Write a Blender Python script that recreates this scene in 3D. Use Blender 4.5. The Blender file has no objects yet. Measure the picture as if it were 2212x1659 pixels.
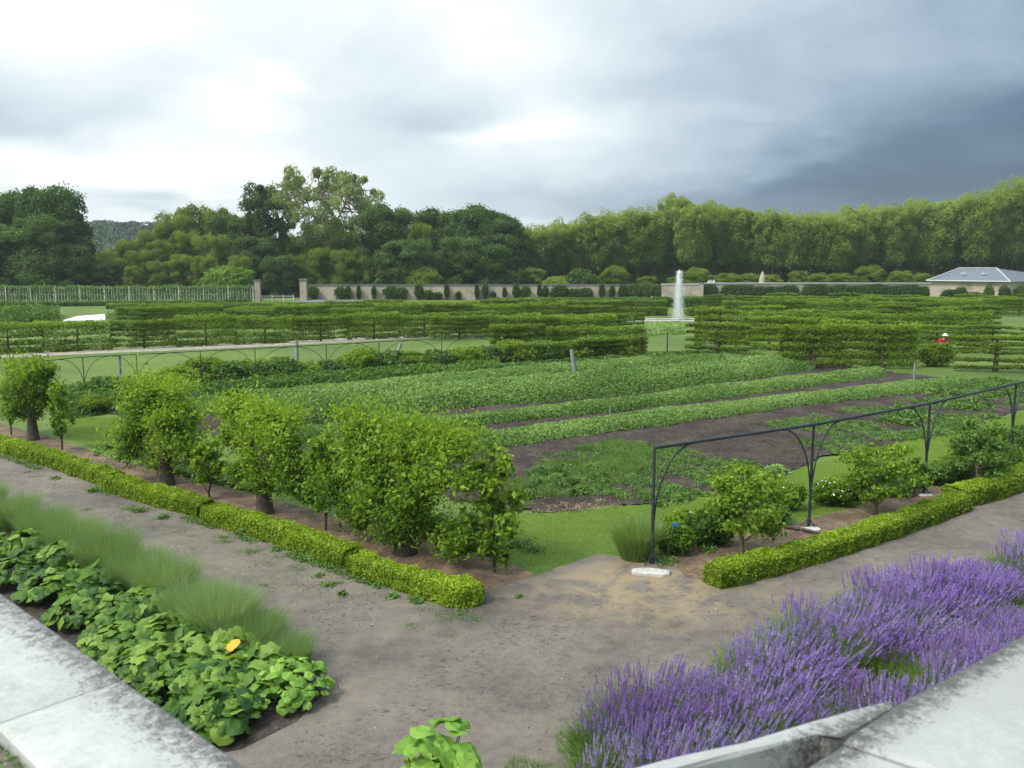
import bpy, math, random
import numpy as np
from math import radians as R
from mathutils import Vector

sc = bpy.context.scene
COL = sc.collection
# ------------------------------------------------------------------ camera
CH = 6.2                      # eye height above the garden
PITCH = R(8.22)
FPX = 1900.0                  # focal length in units of a 2212 px wide picture
cam_d = bpy.data.cameras.new('camera')
cam = bpy.data.objects.new('camera', cam_d); COL.objects.link(cam)
cam.location = (0, 0, CH); cam.rotation_euler = (math.pi/2 - PITCH, 0, 0)
cam_d.sensor_width = 36; cam_d.lens = 36*FPX/2212; cam_d.clip_start = .05; cam_d.clip_end = 6000
cam_d.dof.use_dof = True; cam_d.dof.focus_distance = 24; cam_d.dof.aperture_fstop = 5.0
sc.camera = cam
sc.view_settings.view_transform = 'Standard'; sc.view_settings.look = 'None'
sc.view_settings.exposure = 0.55; sc.view_settings.gamma = 1
sc.cycles.max_bounces = 6; sc.cycles.diffuse_bounces = 3; sc.cycles.transmission_bounces = 3; sc.cycles.transparent_max_bounces = 6

def ray(x, y):
    a = (x-1106)/FPX; b = -(y-829.5)/FPX
    cp, sp = math.cos(PITCH), math.sin(PITCH)
    return np.array([a, cp + b*sp, -sp + b*cp])
def P(x, y, z=0.0):           # where the line of sight meets the level z
    d = ray(x, y); t = (z-CH)/d[2]
    return np.array([d[0]*t, d[1]*t, z])
def AT(x, y, D):              # where it is D metres out
    d = ray(x, y); t = D/d[1]
    return np.array([d[0]*t, D, CH+d[2]*t])

# ------------------------------------------------------------------ sky and sun
SUN_EL, SUN_AZ = R(50), R(-122)        # azimuth from +Y towards +X
sun_d = bpy.data.lights.new('sun', 'SUN'); sun_d.energy = 2.0; sun_d.angle = R(12); sun_d.color = (1, .95, .84)
sun = bpy.data.objects.new('sun', sun_d); COL.objects.link(sun)
sv = Vector((math.sin(SUN_AZ)*math.cos(SUN_EL), math.cos(SUN_AZ)*math.cos(SUN_EL), math.sin(SUN_EL)))
sun.rotation_euler = sv.to_track_quat('Z', 'Y').to_euler()

w = bpy.data.worlds.new('World'); sc.world = w; w.use_nodes = True
nt = w.node_tree; nt.nodes.clear()
def N(t, **k):
    n = nt.nodes.new(t)
    for a, b in k.items(): setattr(n, a, b)
    return n
def L(a, b): nt.links.new(a, b)
def M(op, a, b=None, c=None, clamp=False):
    n = N('ShaderNodeMath', operation=op, use_clamp=clamp)
    for i, v in enumerate((a, b, c)):
        if v is None: continue
        if isinstance(v, (int, float)): n.inputs[i].default_value = v
        else: L(v, n.inputs[i])
    return n.outputs[0]
sky = N('ShaderNodeTexSky'); sky.sky_type = 'NISHITA'; sky.sun_disc = False
sky.sun_elevation = SUN_EL; sky.sun_rotation = SUN_AZ
tc = N('ShaderNodeTexCoord'); sep = N('ShaderNodeSeparateXYZ'); L(tc.outputs['Generated'], sep.inputs[0])
dx, dy, dz = sep.outputs
az0 = M('ARCTAN2', dx, dy); el0 = M('ARCSINE', dz)
# cloud deck coordinates: direction projected on a flat layer
zc = M('ADD', M('MAXIMUM', dz, 0.0), 0.16)
cx = M('DIVIDE', dx, zc); cy = M('DIVIDE', dy, zc)
comb = N('ShaderNodeCombineXYZ'); L(cx, comb.inputs[0]); L(cy, comb.inputs[1])
def noise(vec, scale, detail=5, rough=.55, dist=0.0):
    n = N('ShaderNodeTexNoise'); n.inputs['Scale'].default_value = scale
    n.inputs['Detail'].default_value = detail; n.inputs['Roughness'].default_value = rough
    n.inputs['Distortion'].default_value = dist
    L(vec, n.inputs['Vector']); return n
n1 = noise(comb.outputs[0], 1.1, 4, .5, .3); n2 = noise(comb.outputs[0], .45, 3, .5)
sepn = N('ShaderNodeSeparateXYZ'); L(n1.outputs['Color'], sepn.inputs[0])
az = M('ADD', az0, M('MULTIPLY', M('SUBTRACT', sepn.outputs[0], .5), .22))
el = M('ADD', el0, M('MULTIPLY', M('SUBTRACT', sepn.outputs[1], .5), .12))
def azel(x, y):
    d = ray(x, y); d = d/np.linalg.norm(d)
    return math.atan2(d[0], d[1]), math.asin(d[2])
S = M('ADD', .815, 0.0)
# gentle darkening of the deck towards the storm on the right
S = M('SUBTRACT', S, M('MULTIPLY', M('MULTIPLY', M('MINIMUM', M('MAXIMUM', az, 0.0), .7), 1.0), .60))
for (bx, by, rx, ry, v) in [
    (2300, 430, 640, 160, -.50), (2330, 120, 480, 260, -.10), (1850, 440, 420, 60, -.15), (1700, 60, 420, 90, -.04),
    (880, 235, 200, 70, -.17), (1000, 285, 110, 30, -.1), (110, 235, 190, 75, -.17), (420, 165, 130, 45, -.07), (1390, 200, 130, 60, -.08),
    (1180, 430, 420, 45, -.13), (860, 340, 200, 35, -.06), (310, 430, 90, 25, -.17),
    (230, 20, 230, 70, .2), (520, 200, 110, 50, .24), (620, 130, 70, 30, .2), (200, 345, 260, 45, .27), (1130, 310, 130, 40, .25),
    (440, 330, 200, 60, .1), (900, 30, 300, 60, .10), (1620, 240, 180, 35, .07), (1180, 90, 220, 40, .07)]:
    a0, e0 = azel(bx, by); ra, re = rx/FPX, ry/FPX
    t = M('ADD', M('POWER', M('ABSOLUTE', M('DIVIDE', M('SUBTRACT', az, a0), ra)), 2.0),
          M('POWER', M('ABSOLUTE', M('DIVIDE', M('SUBTRACT', el, e0), re)), 2.0))
    S = M('ADD', S, M('MULTIPLY', M('EXPONENT', M('MULTIPLY', t, -1.0)), v))
ae = N('ShaderNodeCombineXYZ'); L(az0, ae.inputs[0]); L(M('MULTIPLY', el0, 1.7), ae.inputs[1])
n3 = noise(ae.outputs[0], 4.6, 7, .55, .25)
S = M('ADD', S, M('MULTIPLY', M('SUBTRACT', n1.outputs['Fac'], .5), .06))
S = M('ADD', S, M('MULTIPLY', M('SUBTRACT', n3.outputs['Fac'], .5), .44))
S = M('ADD', S, M('MULTIPLY', M('SUBTRACT', n2.outputs['Fac'], .5), .22))
cr = N('ShaderNodeValToRGB'); L(S, cr.inputs[0])
els = cr.color_ramp.elements
stops = [(0.0, (.035, .07, .12)), (.25, (.08, .135, .205)), (.45, (.22, .295, .37)), (.6, (.38, .455, .525)), (.74, (.55, .62, .655)), (.88, (.69, .74, .75)), (1.0, (.84, .87, .88))]
els[0].position = 0; els[0].color = (*stops[0][1], 1); els[1].position = 1; els[1].color = (*stops[-1][1], 1)
for p, c in stops[1:-1]:
    e = els.new(p); e.color = (*c, 1)
bg1 = N('ShaderNodeBackground'); L(sky.outputs[0], bg1.inputs[0]); bg1.inputs[1].default_value = .09
bg2 = N('ShaderNodeBackground'); L(cr.outputs[0], bg2.inputs[0]); L(M('ADD', 1.0, M('MULTIPLY', M('MULTIPLY', M('SUBTRACT', dz, .45), 2.5, clamp=True), 1.5)), bg2.inputs[1])  # clouds above the view made brighter, added as fill light for the garden
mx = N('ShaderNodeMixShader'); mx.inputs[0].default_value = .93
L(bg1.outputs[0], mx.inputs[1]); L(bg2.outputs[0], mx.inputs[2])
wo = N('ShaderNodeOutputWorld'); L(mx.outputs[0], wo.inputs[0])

# ------------------------------------------------------------------ tools
RNG = np.random.default_rng(7)
def nrm(v): return v/np.maximum(np.linalg.norm(v, axis=-1, keepdims=True), 1e-9)
def sn(p, f, seed=0):         # smooth pseudo noise, about -1..1
    r = np.random.default_rng(seed+11); p = np.asarray(p, float); s = np.zeros(p.shape[:-1])
    for i in range(6):
        k = r.normal(size=p.shape[-1]); k = k/np.linalg.norm(k)*f*(.6+.35*i)
        s = s + np.sin(p@k + r.uniform(0, 6.3))/(1+.35*i)
    return s/2.6
class MB:
    def __init__(s): s.v = []; s.f = []; s.n = 0
    def add(s, v, f, mat=0, tint=.5, smooth=False):
        v = np.asarray(v, float); f = np.asarray(f, np.int64)
        if len(f) == 0: return
        t = np.broadcast_to(np.asarray(tint, float), (len(f),))
        s.v.append(v); s.f.append((f+s.n, mat, t, smooth)); s.n += len(v)
    def build(s, name, mats, parent=None):
        me = bpy.data.meshes.new(name)
        V = np.concatenate(s.v).astype(np.float32)
        me.vertices.add(len(V)); me.vertices.foreach_set('co', V.ravel())
        loops = np.concatenate([f.ravel() for f, *_ in s.f]).astype(np.int32)
        tot = np.concatenate([np.full(len(f), f.shape[1]) for f, *_ in s.f])
        start = np.concatenate([[0], np.cumsum(tot)[:-1]]).astype(np.int32)
        me.loops.add(len(loops)); me.loops.foreach_set('vertex_index', loops)
        me.polygons.add(len(tot)); me.polygons.foreach_set('loop_start', start)
        me.polygons.foreach_set('material_index', np.concatenate([np.full(len(f), m) for f, m, *_ in s.f]).astype(np.int32))
        me.polygons.foreach_set('use_smooth', np.concatenate([np.full(len(f), sm) for f, m, t, sm in s.f]))
        at = me.attributes.new('tint', 'FLOAT', 'FACE')
        at.data.foreach_set('value', np.concatenate([t for f, m, t, sm in s.f]).astype(np.float32))
        me.update(calc_edges=True)
        for m in (mats if isinstance(mats, (list, tuple)) else [mats]): me.materials.append(m)
        o = bpy.data.objects.new(name, me); COL.objects.link(o)
        if parent: o.parent = parent
        return o
def tag(o, label=None, cat=None, group=None, kind=None):
    if label: o['label'] = label
    if cat: o['category'] = cat
    if group: o['group'] = group
    if kind: o['kind'] = kind
    return o
def thing(name, label, cat, loc=(0, 0, 0), rz=0, group=None):
    o = bpy.data.objects.new(name, None); COL.objects.link(o); o.empty_display_size = .3
    o.location = loc; o.rotation_euler = (0, 0, rz)
    return tag(o, label, cat, group)
def copy_tree(o, parent=None):
    c = o.copy(); COL.objects.link(c)
    if parent: c.parent = parent
    for ch in [x for x in bpy.data.objects if x.parent == o]: copy_tree(ch, c)
    return c
KIDS = {}
def dup(proto, loc, rz=0, scale=(1, 1, 1), label=None, group=None):
    c = proto.copy(); COL.objects.link(c)
    for ch in KIDS[proto.name]:
        k = ch.copy(); COL.objects.link(k); k.parent = c
        for g in KIDS.get(ch.name, []):
            h = g.copy(); COL.objects.link(h); h.parent = k
    c.location = loc; c.rotation_euler = (0, 0, rz); c.scale = scale
    if label: c['label'] = label
    if group: c['group'] = group
    return c
USED = set()
def place(proto, kids, loc, rz=0, scale=(1, 1, 1), label=None, group=None):
    """first use moves the original, later ones copy it"""
    KIDS[proto.name] = kids
    if proto.name not in USED:
        USED.add(proto.name); proto.location = loc; proto.rotation_euler = (0, 0, rz); proto.scale = scale
        if label: proto['label'] = label
        if group: proto['group'] = group
        return proto
    return dup(proto, loc, rz, scale, label, group)
_o = ['first', 'second', 'third', 'fourth', 'fifth', 'sixth', 'seventh', 'eighth', 'ninth', 'tenth', 'eleventh', 'twelfth', 'thirteenth',
      'fourteenth', 'fifteenth', 'sixteenth', 'seventeenth', 'eighteenth', 'nineteenth', 'twentieth']
def ORD(i):
    n = i+1
    if n <= 20: return _o[i]
    tn = ['twent', 'thirt', 'fort', 'fift', 'sixt', 'sevent', 'eight'][n//10-2]
    return tn+'ieth' if n % 10 == 0 else tn+'y-'+_o[n % 10-1]

def tube(b, pts, rad, sides=7, mat=0, tint=.5, cap=True):
    pts = np.asarray(pts, float); n = len(pts); rad = np.broadcast_to(np.asarray(rad, float), (n,))
    t = np.zeros_like(pts); t[1:-1] = pts[2:]-pts[:-2]; t[0] = pts[1]-pts[0]; t[-1] = pts[-1]-pts[-2]; t = nrm(t)
    ref = np.array([0, 0, 1.]) if abs(t[:, 2]).mean() < .8 else np.array([1., 0, 0])
    u = nrm(np.cross(t, ref)); v = np.cross(t, u)
    a = np.arange(sides)/sides*2*np.pi
    V = pts[:, None]+rad[:, None, None]*(np.cos(a)[None, :, None]*u[:, None]+np.sin(a)[None, :, None]*v[:, None])
    V = V.reshape(-1, 3); i = np.arange(n-1)[:, None]*sides; j = np.arange(sides)[None]
    k = (j+1) % sides
    F = np.stack([i+j, i+k, i+sides+k, i+sides+j], -1).reshape(-1, 4)
    b.add(V, F, mat, tint, True)
    if cap:
        b.add(V[-sides:], [list(range(sides))], mat, tint); b.add(V[:sides], [list(range(sides))[::-1]], mat, tint)
def box(b, c, s, mat=0, rz=0, tint=.5):
    c = np.asarray(c, float); x, y, z = np.asarray(s, float)/2
    v = np.array([[-x, -y, -z], [x, -y, -z], [x, y, -z], [-x, y, -z], [-x, -y, z], [x, -y, z], [x, y, z], [-x, y, z]])
    if rz:
        q = np.array([[math.cos(rz), -math.sin(rz), 0], [math.sin(rz), math.cos(rz), 0], [0, 0, 1]]); v = v@q.T
    b.add(v+c, [[0, 3, 2, 1], [4, 5, 6, 7], [0, 1, 5, 4], [1, 2, 6, 5], [2, 3, 7, 6], [3, 0, 4, 7]], mat, tint)
def prism(b, poly, z0, z1, mat=0):
    poly = np.asarray(poly, float)[:, :2]; n = len(poly)
    V = np.vstack([np.c_[poly, np.full(n, z0)], np.c_[poly, np.full(n, z1)]])
    b.add(V, [list(range(n, 2*n))], mat); b.add(V, [list(range(n))[::-1]], mat)
    b.add(V, [[i, (i+1) % n, n+(i+1) % n, n+i] for i in range(n)], mat)
def ccw(poly):
    p = np.asarray(poly)[:, :2]; a = np.sum(p[:, 0]*np.roll(p[:, 1], -1)-np.roll(p[:, 0], -1)*p[:, 1])
    return poly if a > 0 else poly[::-1]
def leaves(b, c, n, size, rng, asp=1.6, mat=0, tint=.5, fold=.12, droop=0.0):
    """folded diamond leaves at c facing n"""
    k = len(c); n = nrm(n); r = rng.normal(size=(k, 3)); r[:, 2] -= droop
    u = nrm(r - (r*n).sum(1, keepdims=True)*n); v = np.cross(n, u)
    s = (np.broadcast_to(np.asarray(size, float), (k,))*rng.uniform(.7, 1.3, k))[:, None]
    V = np.stack([c-u*s*asp/2, c+v*s/2+n*s*fold, c+u*s*asp/2, c-v*s/2+n*s*fold], 1).reshape(-1, 3)
    i = np.arange(k)[:, None]*4
    b.add(V, i+np.array([[0, 3, 2, 1]]), mat, tint)
def blades(b, base, h, wd, rng, lean=.25, mat=0, tint=.5, out=None):
    k = len(base); h = np.broadcast_to(h, (k,))[:, None]; wd = np.broadcast_to(wd, (k,))[:, None]
    a = rng.uniform(0, 6.3, k); d = np.c_[np.cos(a), np.sin(a), np.zeros(k)]
    ln = rng.normal(size=(k, 3))*lean; ln[:, 2] = 0
    if out is not None: ln = ln+out
    up = np.array([0, 0, 1.])
    mid = base+h*.55*up+ln*h*.35; top = base+h*(1-.25*(np.linalg.norm(ln, axis=1)[:, None])**1)*up+ln*h
    V = np.stack([base-d*wd/2, base+d*wd/2, mid+d*wd*.4, mid-d*wd*.4, top], 1).reshape(-1, 3)
    i = np.arange(k)[:, None]*5
    t = np.broadcast_to(tint, (k,))
    b.add(V, i+np.array([[0, 1, 2, 3]]), mat, t); n0 = b.n-len(V)
    b.v.append(np.zeros((0, 3))); b.f.append(((i+np.array([[3, 2, 4]]))+n0, mat, t, False))
def sph(rng, k, up=-.3):
    d = nrm(rng.normal(size=(int(k*1.6)+8, 3))); d = d[(d[:, 2] > up) | (rng.random(len(d)) < .35)]
    return d[:k]
def flat(name, pts, z, mat, parent=None, sub=None):
    pts = np.array([[p[0], p[1], z] for p in ccw(np.array(pts))])
    b = MB(); b.add(pts, [list(range(len(pts)))]); o = b.build(name, mat, parent); return o
def inpoly(x, y, poly):
    poly = np.asarray(poly); r = np.zeros(len(x), bool); j = len(poly)-1
    for i in range(len(poly)):
        xi, yi, xj, yj = *poly[i][:2], *poly[j][:2]
        c = ((yi > y) != (yj > y)) & (x < (xj-xi)*(y-yi)/(yj-yi+1e-12)+xi)
        r ^= c; j = i
    return r
def scatter_poly(poly, k, rng):
    poly = np.asarray(poly)[:, :2]; lo, hi = poly.min(0), poly.max(0); out = np.zeros((0, 2))
    while len(out) < k:
        q = rng.uniform(lo, hi, (k*2, 2)); out = np.vstack([out, q[inpoly(q[:, 0], q[:, 1], poly)]])
    return out[:k]
def grid_poly(b, poly, step, hf, z0, mat=0):
    """displaced sheet over a polygon (cells whose centre lies inside)"""
    poly = np.asarray(poly)[:, :2]; lo, hi = poly.min(0), poly.max(0)
    nx, ny = [int(v) for v in np.ceil((hi-lo)/step)]
    X, Y = np.meshgrid(lo[0]+np.arange(nx+1)*step, lo[1]+np.arange(ny+1)*step)
    V = np.c_[X.ravel(), Y.ravel()]; Z = hf(V)
    i = (np.arange(ny)[:, None]*(nx+1)+np.arange(nx)[None]).ravel()
    cx_, cy_ = V[i, 0]+step/2, V[i, 1]+step/2
    cc0 = np.c_[cx_, cy_]; i = i[inpoly(cx_+.22*sn(cc0, 2.1, 5)+.12*sn(cc0, 6, 6), cy_+.3*sn(cc0, 1.7, 7)+.15*sn(cc0, 6, 8), poly)]
    F = np.stack([i, i+1, i+nx+2, i+nx+1], 1)
    used = np.unique(F); mp = np.full(len(V), -1); mp[used] = np.arange(len(used))
    b.add(np.c_[V, Z+z0][used], mp[F], mat, .5, True)

# ------------------------------------------------------------------ materials
def mat(name, build):
    global nt
    m = bpy.data.materials.new(name); m.use_nodes = True; nt = m.node_tree; nt.nodes.clear()
    o = N('ShaderNodeOutputMaterial'); sh = build(); L(sh, o.inputs[0]); return m
def ramp(fac, stops):
    r = N('ShaderNodeValToRGB'); L(fac, r.inputs[0]); e = r.color_ramp.elements
    e[0].position = stops[0][0]; e[0].color = (*stops[0][1], 1); e[1].position = stops[-1][0]; e[1].color = (*stops[-1][1], 1)
    for p, c in stops[1:-1]: q = e.new(p); q.color = (*c, 1)
    return r.outputs[0]
def mixc(f, a, b, mode='MIX'):
    n = N('ShaderNodeMix', data_type='RGBA', blend_type=mode)
    if isinstance(f, (int, float)): n.inputs[0].default_value = f
    else: L(f, n.inputs[0])
    for s, v in ((6, a), (7, b)):
        if isinstance(v, tuple): n.inputs[s].default_value = (*v, 1)
        else: L(v, n.inputs[s])
    return n.outputs[2]
def princ(col, rough=.8, bump=None, bs=.3, bd=.02, metal=0, spec=.3):
    p = N('ShaderNodeBsdfPrincipled')
    if isinstance(col, tuple): p.inputs['Base Color'].default_value = (*col, 1)
    else: L(col, p.inputs['Base Color'])
    if isinstance(rough, (int, float)): p.inputs['Roughness'].default_value = rough
    else: L(rough, p.inputs['Roughness'])
    p.inputs['Metallic'].default_value = metal; p.inputs['Specular IOR Level'].default_value = spec
    if bump is not None:
        q = N('ShaderNodeBump'); q.inputs['Strength'].default_value = bs; q.inputs['Distance'].default_value = bd
        L(bump, q.inputs['Height']); L(q.outputs[0], p.inputs['Normal'])
    return p.outputs[0]
def oc(): return N('ShaderNodeTexCoord').outputs['Object']
def leafmat(name, dark, mid, light, trans=.3, rough=.5, var=.25, nscale=None, namp=.25):
    def f():
        at = N('ShaderNodeAttribute', attribute_name='tint').outputs['Fac']
        oi = N('ShaderNodeObjectInfo').outputs['Random']
        t = M('ADD', at, M('MULTIPLY', M('SUBTRACT', oi, .5), var))
        if nscale:
            t = M('ADD', t, M('MULTIPLY', M('SUBTRACT', noise(oc(), nscale, 2).outputs['Fac'], .5), namp*2))
        c = ramp(t, [(0, dark), (.5, mid), (1, light)])
        p = princ(c, rough, spec=.35)
        tr = N('ShaderNodeBsdfTranslucent'); L(mixc(1.0, c, (1.0, 1.0, .55), 'MULTIPLY'), tr.inputs[0])
        m = N('ShaderNodeMixShader'); m.inputs[0].default_value = trans; L(p, m.inputs[1]); L(tr.outputs[0], m.inputs[2])
        return m.outputs[0]
    return mat(name, f)
G = {}
G['box'] = leafmat('box_leaf', (.09, .15, .010), (.24, .36, .018), (.42, .56, .04), .42)
G['pear'] = leafmat('pear_leaf', (.04, .11, .015), (.17, .31, .022), (.42, .58, .06), .55)
G['tier'] = leafmat('tier_leaf', (.08, .15, .012), (.21, .32, .025), (.38, .52, .055), .55, nscale=.25, namp=.2)
G['crop'] = leafmat('crop_leaf', (.10, .20, .05), (.23, .38, .09), (.46, .62, .27), .45, nscale=.5, namp=.2)
G['bush'] = leafmat('bush_leaf', (.045, .11, .02), (.11, .22, .03), (.22, .37, .06), .42)
G['weed'] = leafmat('weed_leaf', (.05, .12, .02), (.12, .24, .04), (.26, .38, .09), .3)
G['dark'] = leafmat('dark_tree_leaf', (.035, .085, .015), (.09, .175, .03), (.19, .31, .06), .45, nscale=.12, namp=.12)
G['pale'] = leafmat('pale_tree_leaf', (.13, .20, .02), (.24, .34, .04), (.35, .46, .075), .55, nscale=.12, namp=.12)
G['poplar'] = leafmat('poplar_leaf', (.22, .29, .05), (.35, .45, .10), (.46, .56, .19), .6, nscale=.12, namp=.12)
G['mossy'] = leafmat('understorey_leaf', (.16, .23, .025), (.27, .36, .05), (.37, .47, .10), .6, nscale=.2, namp=.2)
G['plane'] = leafmat('open_tree_leaf', (.18, .23, .07), (.31, .39, .14), (.44, .53, .24), .55)
G['bright'] = leafmat('bright_shrub_leaf', (.08, .17, .015), (.18, .32, .03), (.30, .45, .05), .45)
G['bigleaf'] = leafmat('broad_leaf', (.03, .10, .015), (.14, .27, .03), (.34, .50, .08), .38, rough=.5)
G['vine'] = leafmat('lime_leaf', (.12, .26, .03), (.22, .42, .05), (.34, .55, .09), .35, rough=.45)
G['feather'] = leafmat('feathery_grass', (.16, .27, .08), (.28, .41, .17), (.44, .56, .32), .5)
G['lavleaf'] = leafmat('lavender_leaf', (.08, .16, .04), (.19, .30, .08), (.34, .46, .13), .4)
G['lavender'] = leafmat('lavender_flower', (.34, .11, .58), (.44, .27, .90), (.68, .56, 1.0), .5, rough=.7, var=.45)
G['grass'] = leafmat('grass_blade', (.14, .25, .014), (.26, .40, .024), (.38, .52, .045), .5)
G['yellow'] = leafmat('yellow_leaf', (.6, .36, .03), (.75, .48, .05), (.8, .6, .1), .2)

def bark_f(c0, c1):
    def f():
        v = N('ShaderNodeMapping'); L(oc(), v.inputs[0]); v.inputs['Scale'].default_value = (1, 1, .25)
        n = noise(v.outputs[0], 14, 5, .65)
        return princ(ramp(n.outputs['Fac'], [(.3, c0), (.7, c1)]), .9, n.outputs['Fac'], .6, .02)
    return f
BARK = mat('bark', bark_f((.035, .03, .022), (.12, .10, .075)))
BARKL = mat('pale_bark', bark_f((.12, .10, .06), (.32, .28, .19)))
WOODGREY = mat('grey_wood', bark_f((.16, .17, .17), (.42, .43, .42)))
def lawn_f():
    o = oc(); a = noise(o, .12, 4).outputs['Fac']; b_ = noise(o, 1.6, 5, .65).outputs['Fac']; c = noise(o, 30, 3).outputs['Fac']
    t = M('ADD', M('MULTIPLY', a, .5), M('ADD', M('MULTIPLY', b_, .3), M('MULTIPLY', c, .3)))
    col = ramp(t, [(.32, (.045, .085, .014)), (.48, (.082, .14, .022)), (.62, (.13, .19, .03)), (.76, (.19, .21, .05))])
    return princ(col, .8, M('ADD', c, b_), .5, .03)
LAWN = mat('lawn', lawn_f)
SP = P(1400, 1275)
def path_f():
    o = oc(); a = noise(o, .35, 5, .6, .4).outputs['Fac']; b_ = noise(o, 3.2, 6, .7).outputs['Fac']; c = noise(o, 22, 4, .7).outputs['Fac']; f_ = noise(o, 90, 3, .6).outputs['Fac']
    t = M('ADD', M('ADD', M('MULTIPLY', a, .46), M('MULTIPLY', b_, .30)), M('ADD', M('MULTIPLY', c, .20), M('MULTIPLY', f_, .14)))
    t = M('SUBTRACT', t, .05)
    col = ramp(t, [(.34, (.060, .053, .050)), (.43, (.112, .096, .084)), (.52, (.180, .153, .126)), (.66, (.255, .220, .178))])
    # dark crumbs of wet soil in loose patches
    mp = N('ShaderNodeMapping'); L(o, mp.inputs[0]); mp.inputs['Scale'].default_value = (1, 1.6, 1)
    cr_ = noise(mp.outputs[0], 9, 5, .75, .6).outputs['Fac']; pt = noise(o, .55, 3, .5, .3).outputs['Fac']
    k = M('MULTIPLY', M('GREATER_THAN', cr_, .575), M('MULTIPLY', M('SUBTRACT', pt, .46), 9.0, clamp=True), clamp=True)
    col = mixc(M('MULTIPLY', k, .8), col, (.055, .045, .042))
    # ochre sand stain where the lawn meets the path
    q = N('ShaderNodeVectorMath', operation='SUBTRACT'); L(o, q.inputs[0]); q.inputs[1].default_value = tuple(SP)
    q2 = N('ShaderNodeVectorMath', operation='MULTIPLY'); L(q.outputs[0], q2.inputs[0]); q2.inputs[1].default_value = (.45, .62, 1)
    ln = N('ShaderNodeVectorMath', operation='LENGTH'); L(q2.outputs[0], ln.inputs[0])
    m = M('MULTIPLY', M('SUBTRACT', 1.35, ln.outputs['Value']), 1.1, clamp=True)
    m = M('MULTIPLY', m, M('MULTIPLY', M('SUBTRACT', noise(o, 1.6, 5, .65, .6).outputs['Fac'], .42), 7.0, clamp=True))
    col = mixc(M('MULTIPLY', m, .62), col, (.36, .26, .13))
    # moss film
    gm = M('MULTIPLY', M('SUBTRACT', noise(o, .8, 5, .6).outputs['Fac'], .60), 6.0, clamp=True)
    col = mixc(M('MULTIPLY', gm, .28), col, (.15, .2, .05))
    h = M('ADD', M('MULTIPLY', b_, .8), M('ADD', M('MULTIPLY', c, .5), M('MULTIPLY', f_, .25)))
    return princ(col, ramp(a, [(.35, (.55,)*3), (.6, (.9,)*3)]), h, .55, .03, spec=.3)
PATH = mat('packed_dirt', path_f)
def mulch_f():
    o = oc(); a = noise(o, 1.2, 5, .65, .4).outputs['Fac']; b_ = noise(o, 14, 5, .75).outputs['Fac']
    t = M('ADD', M('MULTIPLY', a, .5), M('MULTIPLY', b_, .5))
    return princ(ramp(t, [(.36, (.06, .045, .035)), (.5, (.17, .115, .075)), (.64, (.36, .25, .16))]), .95, M('ADD', a, b_), .8, .04)
MULCH = mat('bed_mulch', mulch_f)
def soil_f():
    o = oc(); a = noise(o, .8, 5, .65, .3).outputs['Fac']; b_ = noise(o, 9, 6, .75).outputs['Fac']
    t = M('ADD', M('MULTIPLY', a, .45), M('MULTIPLY', b_, .55))
    return princ(ramp(t, [(.36, (.016, .012, .010)), (.48, (.050, .037, .030)), (.6, (.105, .080, .062)), (.74, (.27, .22, .17))]), .95, M('ADD', a, b_), .9, .06)
SOIL = mat('turned_soil', soil_f)
def gravel_f():
    o = oc(); a = noise(o, 2, 5, .65).outputs['Fac']
    return princ(ramp(a, [(.35, (.25, .22, .17)), (.65, (.5, .45, .38))]), .9)
GRAVEL = mat('pale_gravel', gravel_f)
def stone_f(c0, c1, c2, sc_=6):
    def f():
        o = oc(); a = noise(o, sc_*.35, 5, .6, .3).outputs['Fac']; b_ = noise(o, sc_*4, 6, .75, .4).outputs['Fac']; c = noise(o, sc_*18, 4, .7).outputs['Fac']
        t = M('ADD', M('MULTIPLY', a, .5), M('ADD', M('MULTIPLY', b_, .35), M('MULTIPLY', c, .15)))
        return princ(ramp(t, [(.38, c0), (.47, c1), (.58, c2)]), .85, M('ADD', M('MULTIPLY', b_, .5), c), .35, .006)
    return f
WALLST = mat('limestone_wall', stone_f((.25, .21, .17), (.42, .36, .29), (.52, .45, .37), 1.2))
PALEST = mat('pale_stone', stone_f((.3, .29, .26), (.5, .48, .44), (.65, .63, .58), 3))
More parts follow.
